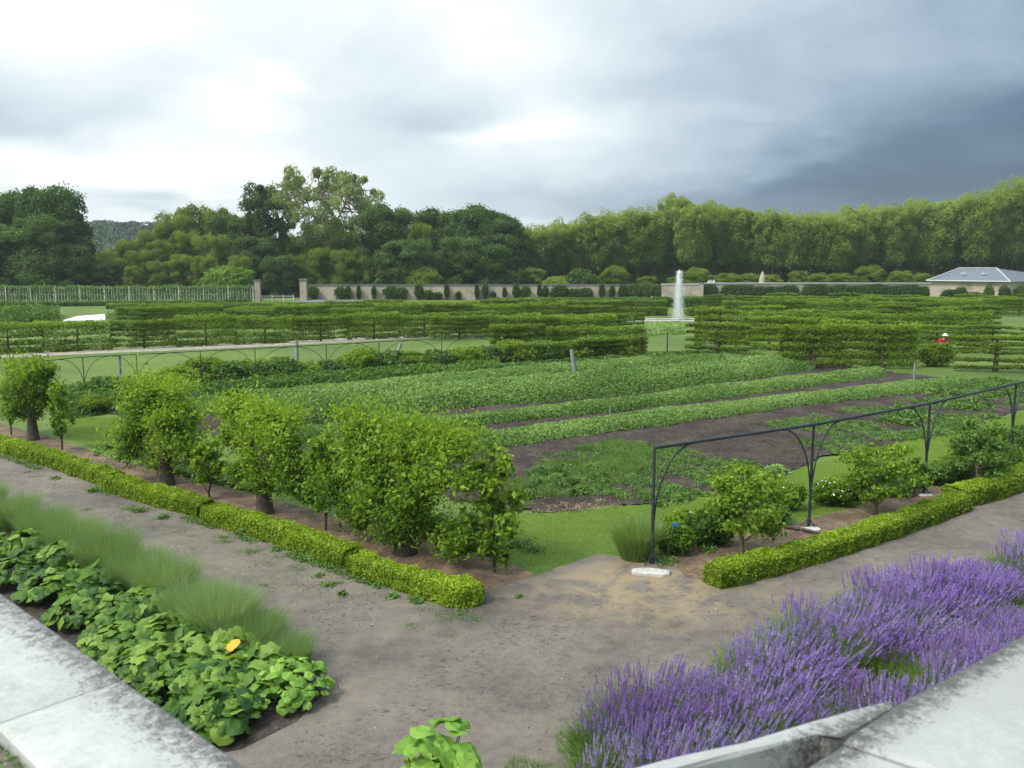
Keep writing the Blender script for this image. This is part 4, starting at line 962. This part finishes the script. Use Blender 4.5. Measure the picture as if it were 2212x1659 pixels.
row((1482, 775), (1760, 792), 2.45, TD, 'dense row right of the lawn gap')
row((1500, 752), (1830, 762), 2.4, TD, 'second dark row right of the lawn gap')
row((1770, 772), (1985, 783), 2.0, TP, 'open row by the plot corner')
row((2062, 801), (2420, 812), 2.1, TD, 'row at the right picture edge')
row((1850, 752), (2330, 768), 1.9, TD, 'row behind the crouching person')
row((1500, 735), (2140, 738), 2.0, TP, 'fourth row of the right block')
row((1600, 715), (2160, 716), 2.0, TD, 'fifth row of the right block')
row((1640, 698), (2120, 698), 1.9, TP, 'sixth row of the right block')
row((1560, 682), (2330, 682), 1.7, TP, 'seventh row of the right block')
row((1520, 668), (2330, 668), 1.7, TD, 'rearmost row of the right block')
# thick-trunked pair near the plot corner
for i, (x, y, s) in enumerate([(1755, 797, 1), (1902, 797, 1.0)]):
    pr = TP[2]; place(pr, KIDS[pr.name], tuple(P(x, y)), .05, (.95, 1.1, 1.12), ['thick-trunked espalier tree at the end of the tall crop row', 'thick-trunked espalier tree standing on the lawn right of the crop rows'][i], 'espaliered trees of the far rows')
    b = MB(); tube(b, [[0, 0, 0], [.03, 0, .5], [-.02, 0, 1.1], [0, 0, 2.0]], [.22, .17, .16, .11], 9); o = b.build('old_trunk', BARK); o.location = tuple(P(x, y)); 
    tag(o, ['gnarled old trunk beside the tall crop row end', 'gnarled old trunk on the lawn right of the crop rows'][i], 'trunk')
# far clipped hedges (long low bands)
HF = 'long clipped hedges before the far wall'
def fhedge(label, a, c, wd, h, seed, m='tier', k=14000, size=.14): hedge('clipped_hedge', label, [a, c], wd, h, k, size, seed, 1, m, 'hedge', HF, lump=.12)
fhedge('clipped hedge right of the fountain, in front of the dark wall', (1545, 655.5), (2330, 657), 1.4, .8, 91, 'bright')
fhedge('dark clipped hedge left of the fountain', (1060, 667), (1455, 664), 2.0, 1.1, 92, 'bush')
fhedge('dark clipped hedge right of the fountain', (1480, 664), (1720, 662), 2.0, 1.2, 93, 'bush')
fhedge('low bright hedge strip left of the fountain basin', (1240, 683), (1440, 682), 1.4, .8, 94)
fhedge('low bright hedge strip right of the fountain basin', (1490, 683), (1690, 680), 1.5, .8, 95)
fhedge('low far hedge in front of the gate pillars', (230, 668), (1060, 664), 1.2, .6, 96)
fhedge('low dark hedge under the reed trellis', (-30, 664), (540, 657), 1.2, .45, 97, 'bush')
fhedge('short dark hedge before the reeds on the left', (-30, 712), (200, 706), 1.2, .4, 98)
fhedge('rear low hedge left of the fountain', (600, 676), (1300, 672), 1.3, .8, 99)
band('meadow_growth', 'rough leafy growth between pond and espalier rows', [(230, 697), (500, 694), (900, 690)], [(235, 684), (500, 674), (900, 672)], .7, 14000, .16, 101, 'weed', kind='stuff', cat='undergrowth')
band('reed_bed', 'dark rushes with pale stems left of the pond', [(-60, 700), (60, 697), (128, 694)], [(-60, 680), (60, 678), (128, 680)], 1.2, 7000, .16, 102, 'bush', 3, kind='stuff', cat='reeds')
band('reed_bed', 'dark rushes right of the pond', [(250, 690), (460, 686)], [(250, 676), (460, 674)], .8, 6000, .16, 103, 'bush', 3, kind='stuff', cat='reeds')
band('undergrowth', 'leafy growth in front of the lawn gap beside the fountain axis', [(1330, 728), (1400, 726), (1480, 722)], [(1330, 702), (1400, 701), (1480, 701)], .5, 6000, .12, 104, 'crop', kind='stuff', cat='undergrowth')
# currant bushes under the thin trellis
BG = 'fruit bushes beneath the thin trellis'
bx = [(175, 870, .9), (235, 862, .9), (330, 850, .8), (390, 846, 1), (440, 836, 1.1), (495, 835, 1.1), (550, 826, 1.15), (605, 828, 1), (665, 822, .85), (720, 818, 1), (780, 812, 1.1), (835, 806, 1.1), (890, 802, 1.1), (945, 800, .9), (1000, 798, 1.1), (1050, 792, 1.2), (1110, 790, 1.1), (1170, 785, 1.2), (1230, 782, 1.1), (1290, 778, 1.2), (1350, 775, 1.1), (205, 892, .55), (330, 880, .6), (420, 872, .6)]
bush0 = shrub('fruit_bush', 'x', (0, 0, 0), 1.0, .8, 1.15, 5200, 640, .085, 'bush', group=BG); KIDS[bush0.name] = [o for o in bpy.data.objects if o.parent == bush0]
bush1 = shrub('fruit_bush', 'x', (0, 0, 0), 1.0, .8, 1.1, 5200, 641, .085, 'tier', group=BG); KIDS[bush1.name] = [o for o in bpy.data.objects if o.parent == bush1]
for i, (x, y, s) in enumerate(sorted(bx)):
    pr = (bush0, bush1)[i % 2]; place(pr, KIDS[pr.name], tuple(P(x, y)), i*1.3, (s*1.25, s*1.2, s*(.8, 1.05, .92)[i % 3]), f'bushy green fruit bush, {ORD(i)} from the left beneath the thin trellis', BG)
band('undergrowth', 'rough low plants growing around the thin trellis feet', [(120, 905), (437, 868), (820, 838), (1080, 812)], [(150, 862), (437, 838), (820, 806), (1080, 786)], .6, 26000, .09, 105, 'bush', 2, kind='stuff', cat='undergrowth', ragged=1.6)
row((1390, 722), (930, 735), 1.8, TP, 'rear row of the left block')
# person crouching in red
shrub('shrub', 'low leafy shrub hiding the legs of the person in red', P(2022, 792), .9, .5, 1.25, 4000, 91, .09, 'tier')
pp = P(2027, 780); pp[2] = 0
SKIN = mat('skin', lambda: princ((.5, .3, .22), .6)); RED = mat('red_cloth', lambda: princ((.55, .01, .05), .8)); WHT = mat('white_cloth', lambda: princ((.8, .8, .85), .8)); NAVY = mat('dark_cloth', lambda: princ((.03, .035, .06), .8))
def skinned(name, verts, edges, rad, m, parent, root=0):
    me = bpy.data.meshes.new(name); me.from_pydata(verts, edges, []); o = bpy.data.objects.new(name, me); COL.objects.link(o)
    if parent: o.parent = parent
    md = o.modifiers.new('skin', 'SKIN'); md.use_smooth_shade = True
    for i, r_ in enumerate(rad): me.skin_vertices[0].data[i].radius = (r_, r_)
    me.skin_vertices[0].data[root].use_root = True
    o.modifiers.new('sub', 'SUBSURF').levels = 1; me.materials.append(m); return o
per_ = thing('person', 'person in a red top and white sunhat bending over between the right espalier rows', 'person', (pp[0], pp[1], .0))
skinned('body', [(0, 0, .92), (.06, -.1, 1.15), (.12, -.25, 1.38), (.15, -.32, 1.50), (.17, -.38, 1.62), (-.1, 0, .88), (-.12, -.05, .48), (-.1, .05, .06), (.1, 0, .88), (.12, -.05, .48), (.12, .05, .06),
                 (-.06, -.24, 1.38), (-.14, -.42, 1.15), (-.1, -.6, 1.0), (.30, -.24, 1.38), (.34, -.42, 1.15), (.28, -.6, 1.0), (-.1, -.08, .03), (.12, -.08, .03)],
        [(0, 1), (1, 2), (2, 3), (3, 4), (0, 5), (5, 6), (6, 7), (7, 17), (0, 8), (8, 9), (9, 10), (10, 18), (2, 11), (11, 12), (12, 13), (2, 14), (14, 15), (15, 16)],
        [.14, .13, .12, .055, .10, .09, .065, .045, .09, .065, .045, .055, .04, .035, .055, .04, .035, .04, .04], SKIN, per_)
skinned('shirt', [(0, 0, .85), (.05, -.09, 1.12), (.12, -.25, 1.40), (-.08, -.24, 1.39), (-.15, -.38, 1.22), (.32, -.24, 1.39), (.35, -.38, 1.22)], [(0, 1), (1, 2), (2, 3), (3, 4), (2, 5), (5, 6)], [.2, .2, .19, .11, .08, .11, .08], RED, per_)
skinned('trousers', [(0, 0, .88), (-.1, 0, .85), (-.12, -.05, .48), (-.1, .05, .1), (.1, 0, .85), (.12, -.05, .48), (.12, .05, .1)], [(0, 1), (1, 2), (2, 3), (0, 4), (4, 5), (5, 6)], [.16, .12, .09, .07, .12, .09, .07], NAVY, per_)
b = MB(); a = np.linspace(0, 2*np.pi, 16, endpoint=False)
prof = [(.23, 0), (.13, .04), (.125, .10), (.07, .13), (.01, .135)]
V = np.concatenate([np.c_[.17+r_*np.cos(a), -.38+r_*np.sin(a), np.full(16, 1.66+z)] for r_, z in prof]); j = np.arange(16); k = (j+1) % 16
for q in range(4): b.add(V, np.stack([q*16+j, q*16+k, (q+1)*16+k, (q+1)*16+j], 1), 0, .5, True)
b.build('sunhat', WHT, per_); per_.scale = (.86, .86, .95)

# ================================================================== FAR WALLS, FENCE, GATE, HOUSE
DW = 129.0
def wx(px, D=DW): return AT(px, 640, D)[0]
def wall(label, x0, x1, h, D=DW, th=.45, m=WALLST, cop=True, n=0):
    t = thing('garden_wall', label, 'wall', ((wx(x0, D)+wx(x1, D))/2, D, 0)); L_ = wx(x1, D)-wx(x0, D)
    b = MB(); box(b, [0, th/2, h/2], [L_, th, h]); b.build('wall', m, t)
    if cop: b = MB(); box(b, [0, th/2, h+.06], [L_+.1, th+.2, .12]); b.build('coping', SLATE if cop == 1 else ZINC, t)
    return t
wall('long beige stone garden wall between the dark-capped pillar and the fountain', 668, 1425, 2.1)
wall('short beige wall block behind the fountain with a doorway at its right end', 1429, 1512, 2.25, DW-1, cop=2)
wall('long wall with pale coping and dark climbing greenery beside the grey-roofed house', 1519, 2008, 2.35, DW, cop=2)
def pillar(label, x, y0, y1, wpx, D):
    b0 = AT(x, y1, D); h = AT(x, y0, D)[2]; wd = wpx/ (FPX/D); t = thing('gate_pillar', label, 'pillar', (b0[0], D, 0), 0, 'stone gate pillars')
    b = MB(); box(b, [0, 0, h/2], [wd, wd, h]); b.build('shaft', WALLST, t)
    b = MB(); box(b, [0, 0, h+.08], [wd*1.25, wd*1.25, .16]); b.build('cap', SLATE, t)
pillar('square stone gate pillar at the end of the reed trellis', 558, 607, 655, 11, 124)
pillar('square stone gate pillar with dark cap at the start of the beige wall', 657, 605, 652, 14, 124)
pillar('plain stone door jamb right of the fountain', 1514, 613, 647, 8, DW-1)
# low slate roof in front of the wall
b = MB(); o0 = AT(640, 655, 120); x0, x1 = wx(638, 121), wx(800, 121)
V = [[x0, 118.5, .2], [x1, 119.5, .2], [x1-1, 123, .3], [x0+2, 123, .3], [x0, 118.5, 0], [x1, 119.5, 0], [x1-1, 123, 0], [x0+2, 123, 0]]
b.add(np.array(V), [[0, 1, 2, 3], [4, 5, 1, 0], [5, 6, 2, 1], [7, 4, 0, 3], [6, 7, 3, 2]]); tag(b.build('low_shed_roof', SLATE), 'low grey slate-covered platform in front of the beige wall', 'roof')
# climbing shrubs on the wall
CG = 'shrubs trained against the far wall'
ws = shrub('wall_shrub', 'x', (0, 0, 0), .9, .35, 2.0, 1400, 650, .16, 'bush', group=CG); KIDS[ws.name] = [o for o in bpy.data.objects if o.parent == ws]
wd_ = shrub('wall_shrub', 'x', (0, 0, 0), 1.0, .4, 2.2, 1600, 651, .17, 'dark', group=CG); KIDS[wd_.name] = [o for o in bpy.data.objects if o.parent == wd_]
rng = np.random.default_rng(33)
spots = [(676, 1.0, 1, 0), (735, .9, .95, 0), (752, .5, 1, 0), (775, .3, .9, 1), (808, .4, 1, 0), (845, 1.3, 1, 0), (868, 1, .9, 0), (905, .6, 1, 1), (925, .8, .7, 0), (945, .8, .55, 0), (965, .35, 1, 1), (990, .5, .6, 0), (1030, .3, 1, 1), (1048, .5, 1.25, 0), (1065, .5, .6, 0),
         (1090, .3, .8, 1), (1115, .5, 1.0, 1), (1135, .8, 1, 0), (1165, .3, 1, 1), (1178, .5, 1, 0), (1210, 1.2, .9, 1), (1240, 1.2, .8, 0), (1265, 1, .75, 1), (1300, .4, 1, 1), (1322, .5, 1, 0), (1345, .6, .95, 1), (1370, 1.2, 1, 1), (1395, 1.3, 1, 1), (1418, 1, .95, 1), (1452, .9, .9, 0), (1480, 1, .6, 1)]
for x in range(1530, 2000, 22):
    if x in (1552, 1728): continue
    spots.append((x+rng.integers(-3, 3), rng.uniform(.9, 1.4), rng.uniform(.85, 1.0), 1))
spots += [(1850, 1, .9, 0), (1895, .8, 1, 1), (2030, 1.2, .7, 1), (2052, .8, .85, 1), (2078, 1.2, .55, 1), (2102, 1.1, .5, 1)]
for i, (x, sx, sz, kd) in enumerate(sorted(spots)):
    pr = (ws, wd_)[kd]; D = DW-.5; place(pr, KIDS[pr.name], (wx(x, D), D-(3 if x > 2010 else 0), 0), rng.uniform(-.1, .1), (sx, 1, sz), f'green shrub trained against the far wall, {ORD(i)} from the left end', CG)
# columnar shrubs in front of the house
KG = 'clipped columnar shrubs before the grey-roofed house'
for i, (x, sx) in enumerate([(2135, .55), (2170, .7), (2205, 1.0), (2240, 1)]):
    D = 126; shrub('columnar_shrub', f'clipped upright dark shrub, {ORD(i)} from the left before the grey-roofed house', (wx(x, D), D, 0), sx, .7, 1.95, 1500, 660+i, .16, 'dark', group=KG, loose=.1)
# house
FLp, FRp, BRp = AT(2007, 640, 137), AT(2180, 640, 131), AT(2330, 640, 143)
FLp[2] = FRp[2] = BRp[2] = 0; BLp = FLp+BRp-FRp; hz_ = 2.55; rzv = 4.45
hs = thing('house', 'low beige house with a grey hipped slate roof at the right edge', 'house', tuple(FRp))
b = MB(); prism(b, ccw(np.array([FLp, FRp, BRp, BLp])-FRp), 0, hz_); b.build('wall', WALLST, hs)
cm = (FLp+FRp+BRp+BLp)/4; ex = (FRp-FLp); ey = (BRp-FRp)
E = [cm+(q-cm)*1.05 for q in (FLp, FRp, BRp, BLp)]; 
r0 = cm-ex*.24+[0, 0, 0]; r1 = cm+ex*.24
# ridge towards the front as seen from the garden
r0 = (FLp+BLp)/2+ex*.30; r1 = (FRp+BRp)/2-ex*.22
r0 = AT(2072, 581, 138); r1 = AT(2153, 580, 137)
V = np.array([[*e[:2], hz_] for e in E]+[[*r0[:2], rzv], [*r1[:2], rzv]])-FRp*[1, 1, 0]
b = MB(); b.add(V, [[0, 1, 5, 4], [2, 3, 4, 5]]); b.add(V, [[1, 2, 5], [3, 0, 4]]); b.add(V, [[3, 2, 1, 0]]); rf = b.build('roof', SLATE, hs)
b = MB()
for p, q in ((4, 5), (1, 5), (0, 4), (0, 1)): tube(b, [V[p]+[0, 0, .04], V[q]+[0, 0, .04]], .09, 5)
b.build('ridge_flashing', ZINC, rf)
for f in (.33, .68):
    c = (V[0]*(1-f)+V[1]*f)*.45+(V[4]*(1-f)+V[5]*f)*.55; b = MB(); box(b, c+[0, -.15, .12], [.8, .25, .3]); b.build('roof_vent', ZINC, rf)
# ruined chimney-like statue and white ornament on top of the wall
def chimney(label, x, y0, wpx, m, D=134):
    h = AT(x, y0, D)[2]; b = MB(); wd = wpx/(FPX/D); X = wx(x, D)
    tube(b, [[X, D, 0], [X, D, h*.7], [X+.05, D, h*.85], [X, D, h]], [wd*.5, wd*.5, wd*.38, wd*.12], 7); return b.build('stone_stack', m)
tag(chimney('x', 1645, 587, 14, WALLST), 'small rough brick chimney stack showing above the wall right of the fountain', 'chimney')
b = MB(); X = wx(1536, DW)
for dx_, r_ in ((-.35, .22), (0, .18), (.38, .25)): tube(b, [[X+dx_, DW+.2, 2.4], [X+dx_, DW+.2, 2.7], [X+dx_*1.1, DW+.2, 2.9]], [r_, r_*.8, .05], 7)
tag(b.build('wall_ornament', PALEST), 'small white stone ornament on top of the wall right of the fountain', 'ornament')
# rubble by the doorway
for i, (x, y, s) in enumerate([(1408, 647, .35), (1418, 648, .3), (1432, 645, .45), (1440, 648, .25)]):
    q = P(x, y+2); b = MB(); tube(b, [[0, 0, -.05], [0, 0, s*.6], [.05, 0, s*1.2], [0, 0, s*1.7]], [s*.8, s, s*.7, s*.1], 8); o = b.build('white_rock', PALEST); o.location = tuple(q)
    tag(o, f'whitish rock, {ORD(i)} from the left in the small heap left of the fountain', 'rock', 'white rocks by the wall')
# reed trellis fence on the left
t = thing('trellis_fence', 'long vertical-slat trellis fence overgrown with green at the far left', 'fence', (wx(250, 121), 121, 0))
xs = np.arange(wx(-40, 121), wx(548, 121), .38); b = MB(); o_ = wx(250, 121)
for x in xs: box(b, [x-o_+rng.normal()*.04, 0, 1.1], [.07, .05, 2.0+rng.uniform(-.2, .2)])
for z in (.3, 1.1, 2.0): box(b, [0, .06, z], [xs[-1]-xs[0], .04, .05])
b.build('slats', PALEST, t)
for i in range(0, 12):
    x = xs[0]+(xs[-1]-xs[0])*i/11; b = MB(); box(b, [x-o_, -.06, 1.12], [.13, .1, 2.25]); b.build('post', PALEST, t)
b = MB(); k = 15000; x = rng.uniform(xs[0], xs[-1], k)-o_; z = np.where(rng.random(k) < .3, 2.05+rng.normal(size=k)*.14, rng.uniform(0, 2.1, k))
leaves(b, np.c_[x, .12+rng.normal(size=k)*.12, z+.12*sn(np.c_[x, x], 1, 3)], np.c_[rng.normal(size=k)*.5, -np.ones(k)*.7, rng.random(k)], .15, rng, 1.5, tint=rng.uniform(.2, .9, k))
b.build('foliage', G['bush'], t)
# low timber gate between pillars
t = thing('low_fence', 'low pale rail fence between the two gate pillars', 'fence', (wx(600, 124), 124, 0)); b = MB()
for z in (.35, .75): box(b, [0, 0, z], [4.6, .06, .08])
b.build('rail', PALEST, t)
for x in (-2.2, -.8, .8, 2.2): b = MB(); box(b, [x, 0, .45], [.12, .12, 1.0]); b.build('post', PALEST, t)

# ================================================================== TREES BEHIND
def treeproto(kind, seed):
    rng = np.random.default_rng(seed); t = thing('tree', 'x', 'tree'); H = 16.0; tb_ = MB(); cb = MB()
    if kind == 'round':   W, low, nl, rl, per, m, tr, size = 6.0, 1.0, 56, 1.65, 900, 'dark', .38, .25
    elif kind == 'pale':  W, low, nl, rl, per, m, tr, size = 6.5, .5, 60, 1.5, 850, 'pale', .30, .23
    elif kind == 'mossy': W, low, nl, rl, per, m, tr, size = 6.5, .3, 60, 1.5, 750, 'mossy', .25, .26
    elif kind == 'poplar': W, low, nl, rl, per, m, tr, size = 3.4, 6.0, 90, .85, 230, 'poplar', .17, .19
    elif kind == 'plane': W, low, nl, rl, per, m, tr, size = 8.0, 6.5, 150, .85, 170, 'plane', .36, .20
    elif kind == 'loose': W, low, nl, rl, per, m, tr, size = 5.0, 2.5, 80, .95, 300, 'dark', .28, .22
    bend = rng.normal(size=2)*.3
    spine = lambda z: np.array([bend[0]*math.sin(z/H*2.5), bend[1]*math.sin(z/H*2.2), z])
    topz = H*(.55 if kind == 'plane' else .9)
    tube(tb_, [spine(z) for z in np.linspace(-.1, topz, 9)], np.linspace(tr*1.2, tr*.25, 9)**1.0, 7)
    if kind == 'plane':    # several rising main limbs
        mains = []
        for i in range(6):
            a = i*1.05+rng.uniform(-.3, .3); p0 = spine(H*(.30+.04*i)); p1 = np.array([math.cos(a)*4.4, math.sin(a)*4.4, H*rng.uniform(.66, .86)]); lb = limb(p0, p1, -.3, rng, 8); mains.append(lb)
            tube(tb_, lb, np.linspace(tr*.62, tr*.16, 8), 6)
    cen = []
    for i in range(nl):
        f = (i+.5)/nl
        if kind == 'poplar':
            z = low+(H-low-1.2)*f**.85; prof_ = .42+.62*math.sin(min(1, (z-low)/(H-low))**1.2*math.pi*.74)
        elif kind == 'plane':
            z = low+(H-low-.8)*f**.8; prof_ = .35+.75*math.sin(min(1, (z-low)/(H-low))*math.pi*.82+.25)
        else:
            z = low+(H-low-1.8)*f**.9; prof_ = max(.05, 1-((z-H*.42)/(H*.58))**3.2)**.5 if z > H*.42 else .88+.12*z/(H*.42)
        a = i*2.399+rng.uniform(-.5, .5); r_ = W*prof_*(rng.uniform(.55, 1) if rng.random() < .75 else rng.uniform(.1, .6)) * (.80 if kind != 'plane' else 1)
        c = np.array([math.cos(a)*r_, math.sin(a)*r_, z+rng.uniform(-.9, .9 if z < H-3 else .3)]); cen.append(c)
        if kind == 'plane':
            lb = mains[i % 6]; p0 = lb[rng.integers(3, 8)]
            # nearest main limb point
            allp = np.vstack(mains); p0 = allp[np.argmin(((allp-c)**2).sum(1)+rng.random(len(allp))*3)]
        else: p0 = spine(max(low*.6, min(topz, z-r_*rng.uniform(.5, .9)-.4)))
        tube(tb_, limb(p0, c, .15, rng, 5), np.linspace(tr*.28, tr*.08, 5), 4, cap=False)
        R_ = rl*rng.uniform(.5, 1.4); d = sph(rng, per, -.5); k = len(d)
        lum = 1+.22*sn(d*2, 2.0, seed+i)+.14*sn(d*3, 5, seed+i+50)
        far_ = 1+.45*(rng.random(k) < .22)*rng.random(k)
        q = c+d*(R_*lum*far_*(.6+.4*rng.random(k)**.5))[:, None]*([1, 1, .85] if kind != 'poplar' else [.88, .88, 1.32])
        q[:, 2] = np.maximum(q[:, 2], .3)
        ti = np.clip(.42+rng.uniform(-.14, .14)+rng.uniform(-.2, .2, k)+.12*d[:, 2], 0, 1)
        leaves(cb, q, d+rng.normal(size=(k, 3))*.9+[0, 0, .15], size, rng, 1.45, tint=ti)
    tb_.build('trunk', BARK if kind != 'plane' else BARKL, t); cb.build('crown', G[m], t)
    KIDS[t.name] = [o for o in bpy.data.objects if o.parent == t]; t['W'] = W
    del t['W']; return (t, W+rl*.6, H, kind)
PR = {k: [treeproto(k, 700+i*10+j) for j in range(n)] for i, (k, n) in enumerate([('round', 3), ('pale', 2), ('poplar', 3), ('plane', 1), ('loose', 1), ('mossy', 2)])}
TREES = []
def T(kind, x, top, wpx, D, name, lab, grp): TREES.append((kind, x, top, wpx, D, name, lab, grp))
DK, PL = 'dark broadleaf trees behind the garden', 'pale leafy trees behind the garden'
for a in [(-420, 420, 220, 146), (-300, 440, 200, 140), (-180, 412, 220, 144), (-60, 405, 230, 142), (30, 402, 190, 144), (112, 384, 175, 139), (5, 470, 210, 135), (95, 455, 190, 134), (150, 520, 130, 133), (200, 565, 110, 134), (505, 455, 150, 151), (550, 500, 140, 142), (600, 545, 110, 138),
          (828, 430, 170, 142), (875, 510, 170, 136), (940, 440, 160, 155), (1035, 432, 185, 148), (1085, 455, 140, 144), (1000, 505, 140, 139), (1070, 520, 130, 137)]:
    T('round', *a, 'broadleaf_tree', 'dark dense broadleaf tree behind the garden, {} dark one from the left', DK)
for a in [(195, 552, 90, 145), (232, 535, 100, 152), (280, 512, 100, 154), (328, 490, 100, 157), (375, 452, 120, 158), (425, 432, 130, 160), (478, 440, 110, 158), (520, 470, 110, 154),
          (250, 552, 85, 140), (300, 535, 90, 143), (350, 512, 100, 145), (400, 490, 105, 147), (455, 500, 100, 145), (345, 560, 70, 137), (395, 545, 80, 138), (440, 548, 80, 137), (290, 570, 60, 136), (520, 548, 80, 137),
          (640, 500, 100, 160), (690, 480, 110, 162), (745, 485, 110, 160), (640, 545, 80, 141), (690, 530, 85, 141), (745, 535, 85, 140), (790, 545, 70, 140), (905, 472, 85, 141), (920, 540, 60, 137)]:
    T('pale', *a, 'leafy_tree', 'mid green leafy tree behind the garden, {} such from the left', PL)
T('loose', 570, 378, 135, 150, 'broadleaf_tree', 'tall open dark tree with sky showing through, left of the big spreading tree', None)
T('plane', 703, 356, 235, 150, 'spreading_tree', 'tallest pale spreading tree with visible limbs behind the gate pillar', None)
xs_ = [1130, 1200, 1260, 1310, 1360, 1400, 1465, 1530, 1600, 1700, 1780, 1840, 1880, 1960, 2030, 2100, 2160, 2240, 2400]; ys_ = [486, 478, 470, 450, 443, 450, 415, 437, 440, 447, 458, 452, 435, 430, 425, 413, 398, 378, 350]
rng = np.random.default_rng(41); x = 1150
while x < 2290:
    T('poplar', x, np.interp(x, xs_, ys_)+rng.uniform(-3, 6), rng.uniform(96, 125), rng.uniform(149, 156), 'poplar_tree', 'slender light green tree in front line behind right wall, {} from the left', 'front line of slender trees'); x += rng.uniform(36, 50)
x = 1135
while x < 2300:
    T('poplar', x, np.interp(x, xs_, ys_)+rng.uniform(6, 22), rng.uniform(80, 110), rng.uniform(166, 178), 'poplar_tree', 'slender tree in the rear line behind the right wall, {} from the left', 'rear line of slender trees'); x += rng.uniform(48, 62)
x = 1140
while x < 2310:
    T('mossy', x, rng.uniform(480, 505)-(20 if x > 1800 else 0), rng.uniform(85, 120), rng.uniform(157.5, 160), 'understorey_tree', 'low bushy tree under the slender trees behind the wall, {} from the left', 'bushy trees under the slender ones'); x += rng.uniform(48, 66)
x = 1150
while x < 2010:
    T('mossy', x, rng.uniform(572, 596), rng.uniform(50, 90), rng.uniform(141, 146), 'understorey_shrub', 'low leafy shrub just behind the right wall, {} from the left', 'low shrubs just behind the right wall'); x += rng.uniform(42, 70)
cnt = {}; REN = []
for (kind, x, top, wpx, D, name, lab, grp) in sorted(TREES, key=lambda q: q[1]):
    key = (grp, lab); i = cnt.get(key, 0); cnt[key] = i+1
    protos_ = PR[kind]; pr, W, H, _ = protos_[int(rng.integers(len(protos_)))]
    h = AT(x, top, D)[2]; wd = wpx/(FPX/D)/2
    o = place(pr, KIDS[pr.name], (AT(x, top, D)[0], D, 0), rng.uniform(0, 6.28), (wd/W, wd/W, h/H), lab.format(ORD(i)), grp)
    REN.append((o, name))
    if grp is None and 'group' in o: del o['group']
for o, n_ in REN: o.name = n_
for l_ in PR.values():
    for q_ in l_: pass
for lb, x, y, wpx, D, m in [('bright green rounded shrub behind the reed trellis', 491, 577, 95, 131, 'bright'), ('dark rounded bush above the beige wall', 1255, 583, 66, 136, 'dark'), ('greyish loose shrub above the wall left of the dark trees', 912, 582, 70, 133, 'pale'), ('low shrub left of the dark rounded bush', 1200, 600, 60, 135, 'pale')]:
    q = AT(x, y, D); shrub('round_shrub', lb, (q[0], D, 0), wpx/(FPX/D)/2, wpx/(FPX/D)/2, q[2]/1.05, 7000, int(x), .22, m, loose=.15)


# thin damp air
hb = MB(); box(hb, [0, 420, 27], [1500, 1000, 56])
hm = bpy.data.materials.new('haze'); hm.use_nodes = True; nt = hm.node_tree; nt.nodes.clear()
v_ = N('ShaderNodeVolumePrincipled'); v_.inputs['Color'].default_value = (.88, .95, 1, 1); v_.inputs['Density'].default_value = .00028
o_ = N('ShaderNodeOutputMaterial'); L(v_.outputs[0], o_.inputs['Volume'])
tag(hb.build('haze', hm), 'thin damp air over the garden', 'haze', kind='stuff')
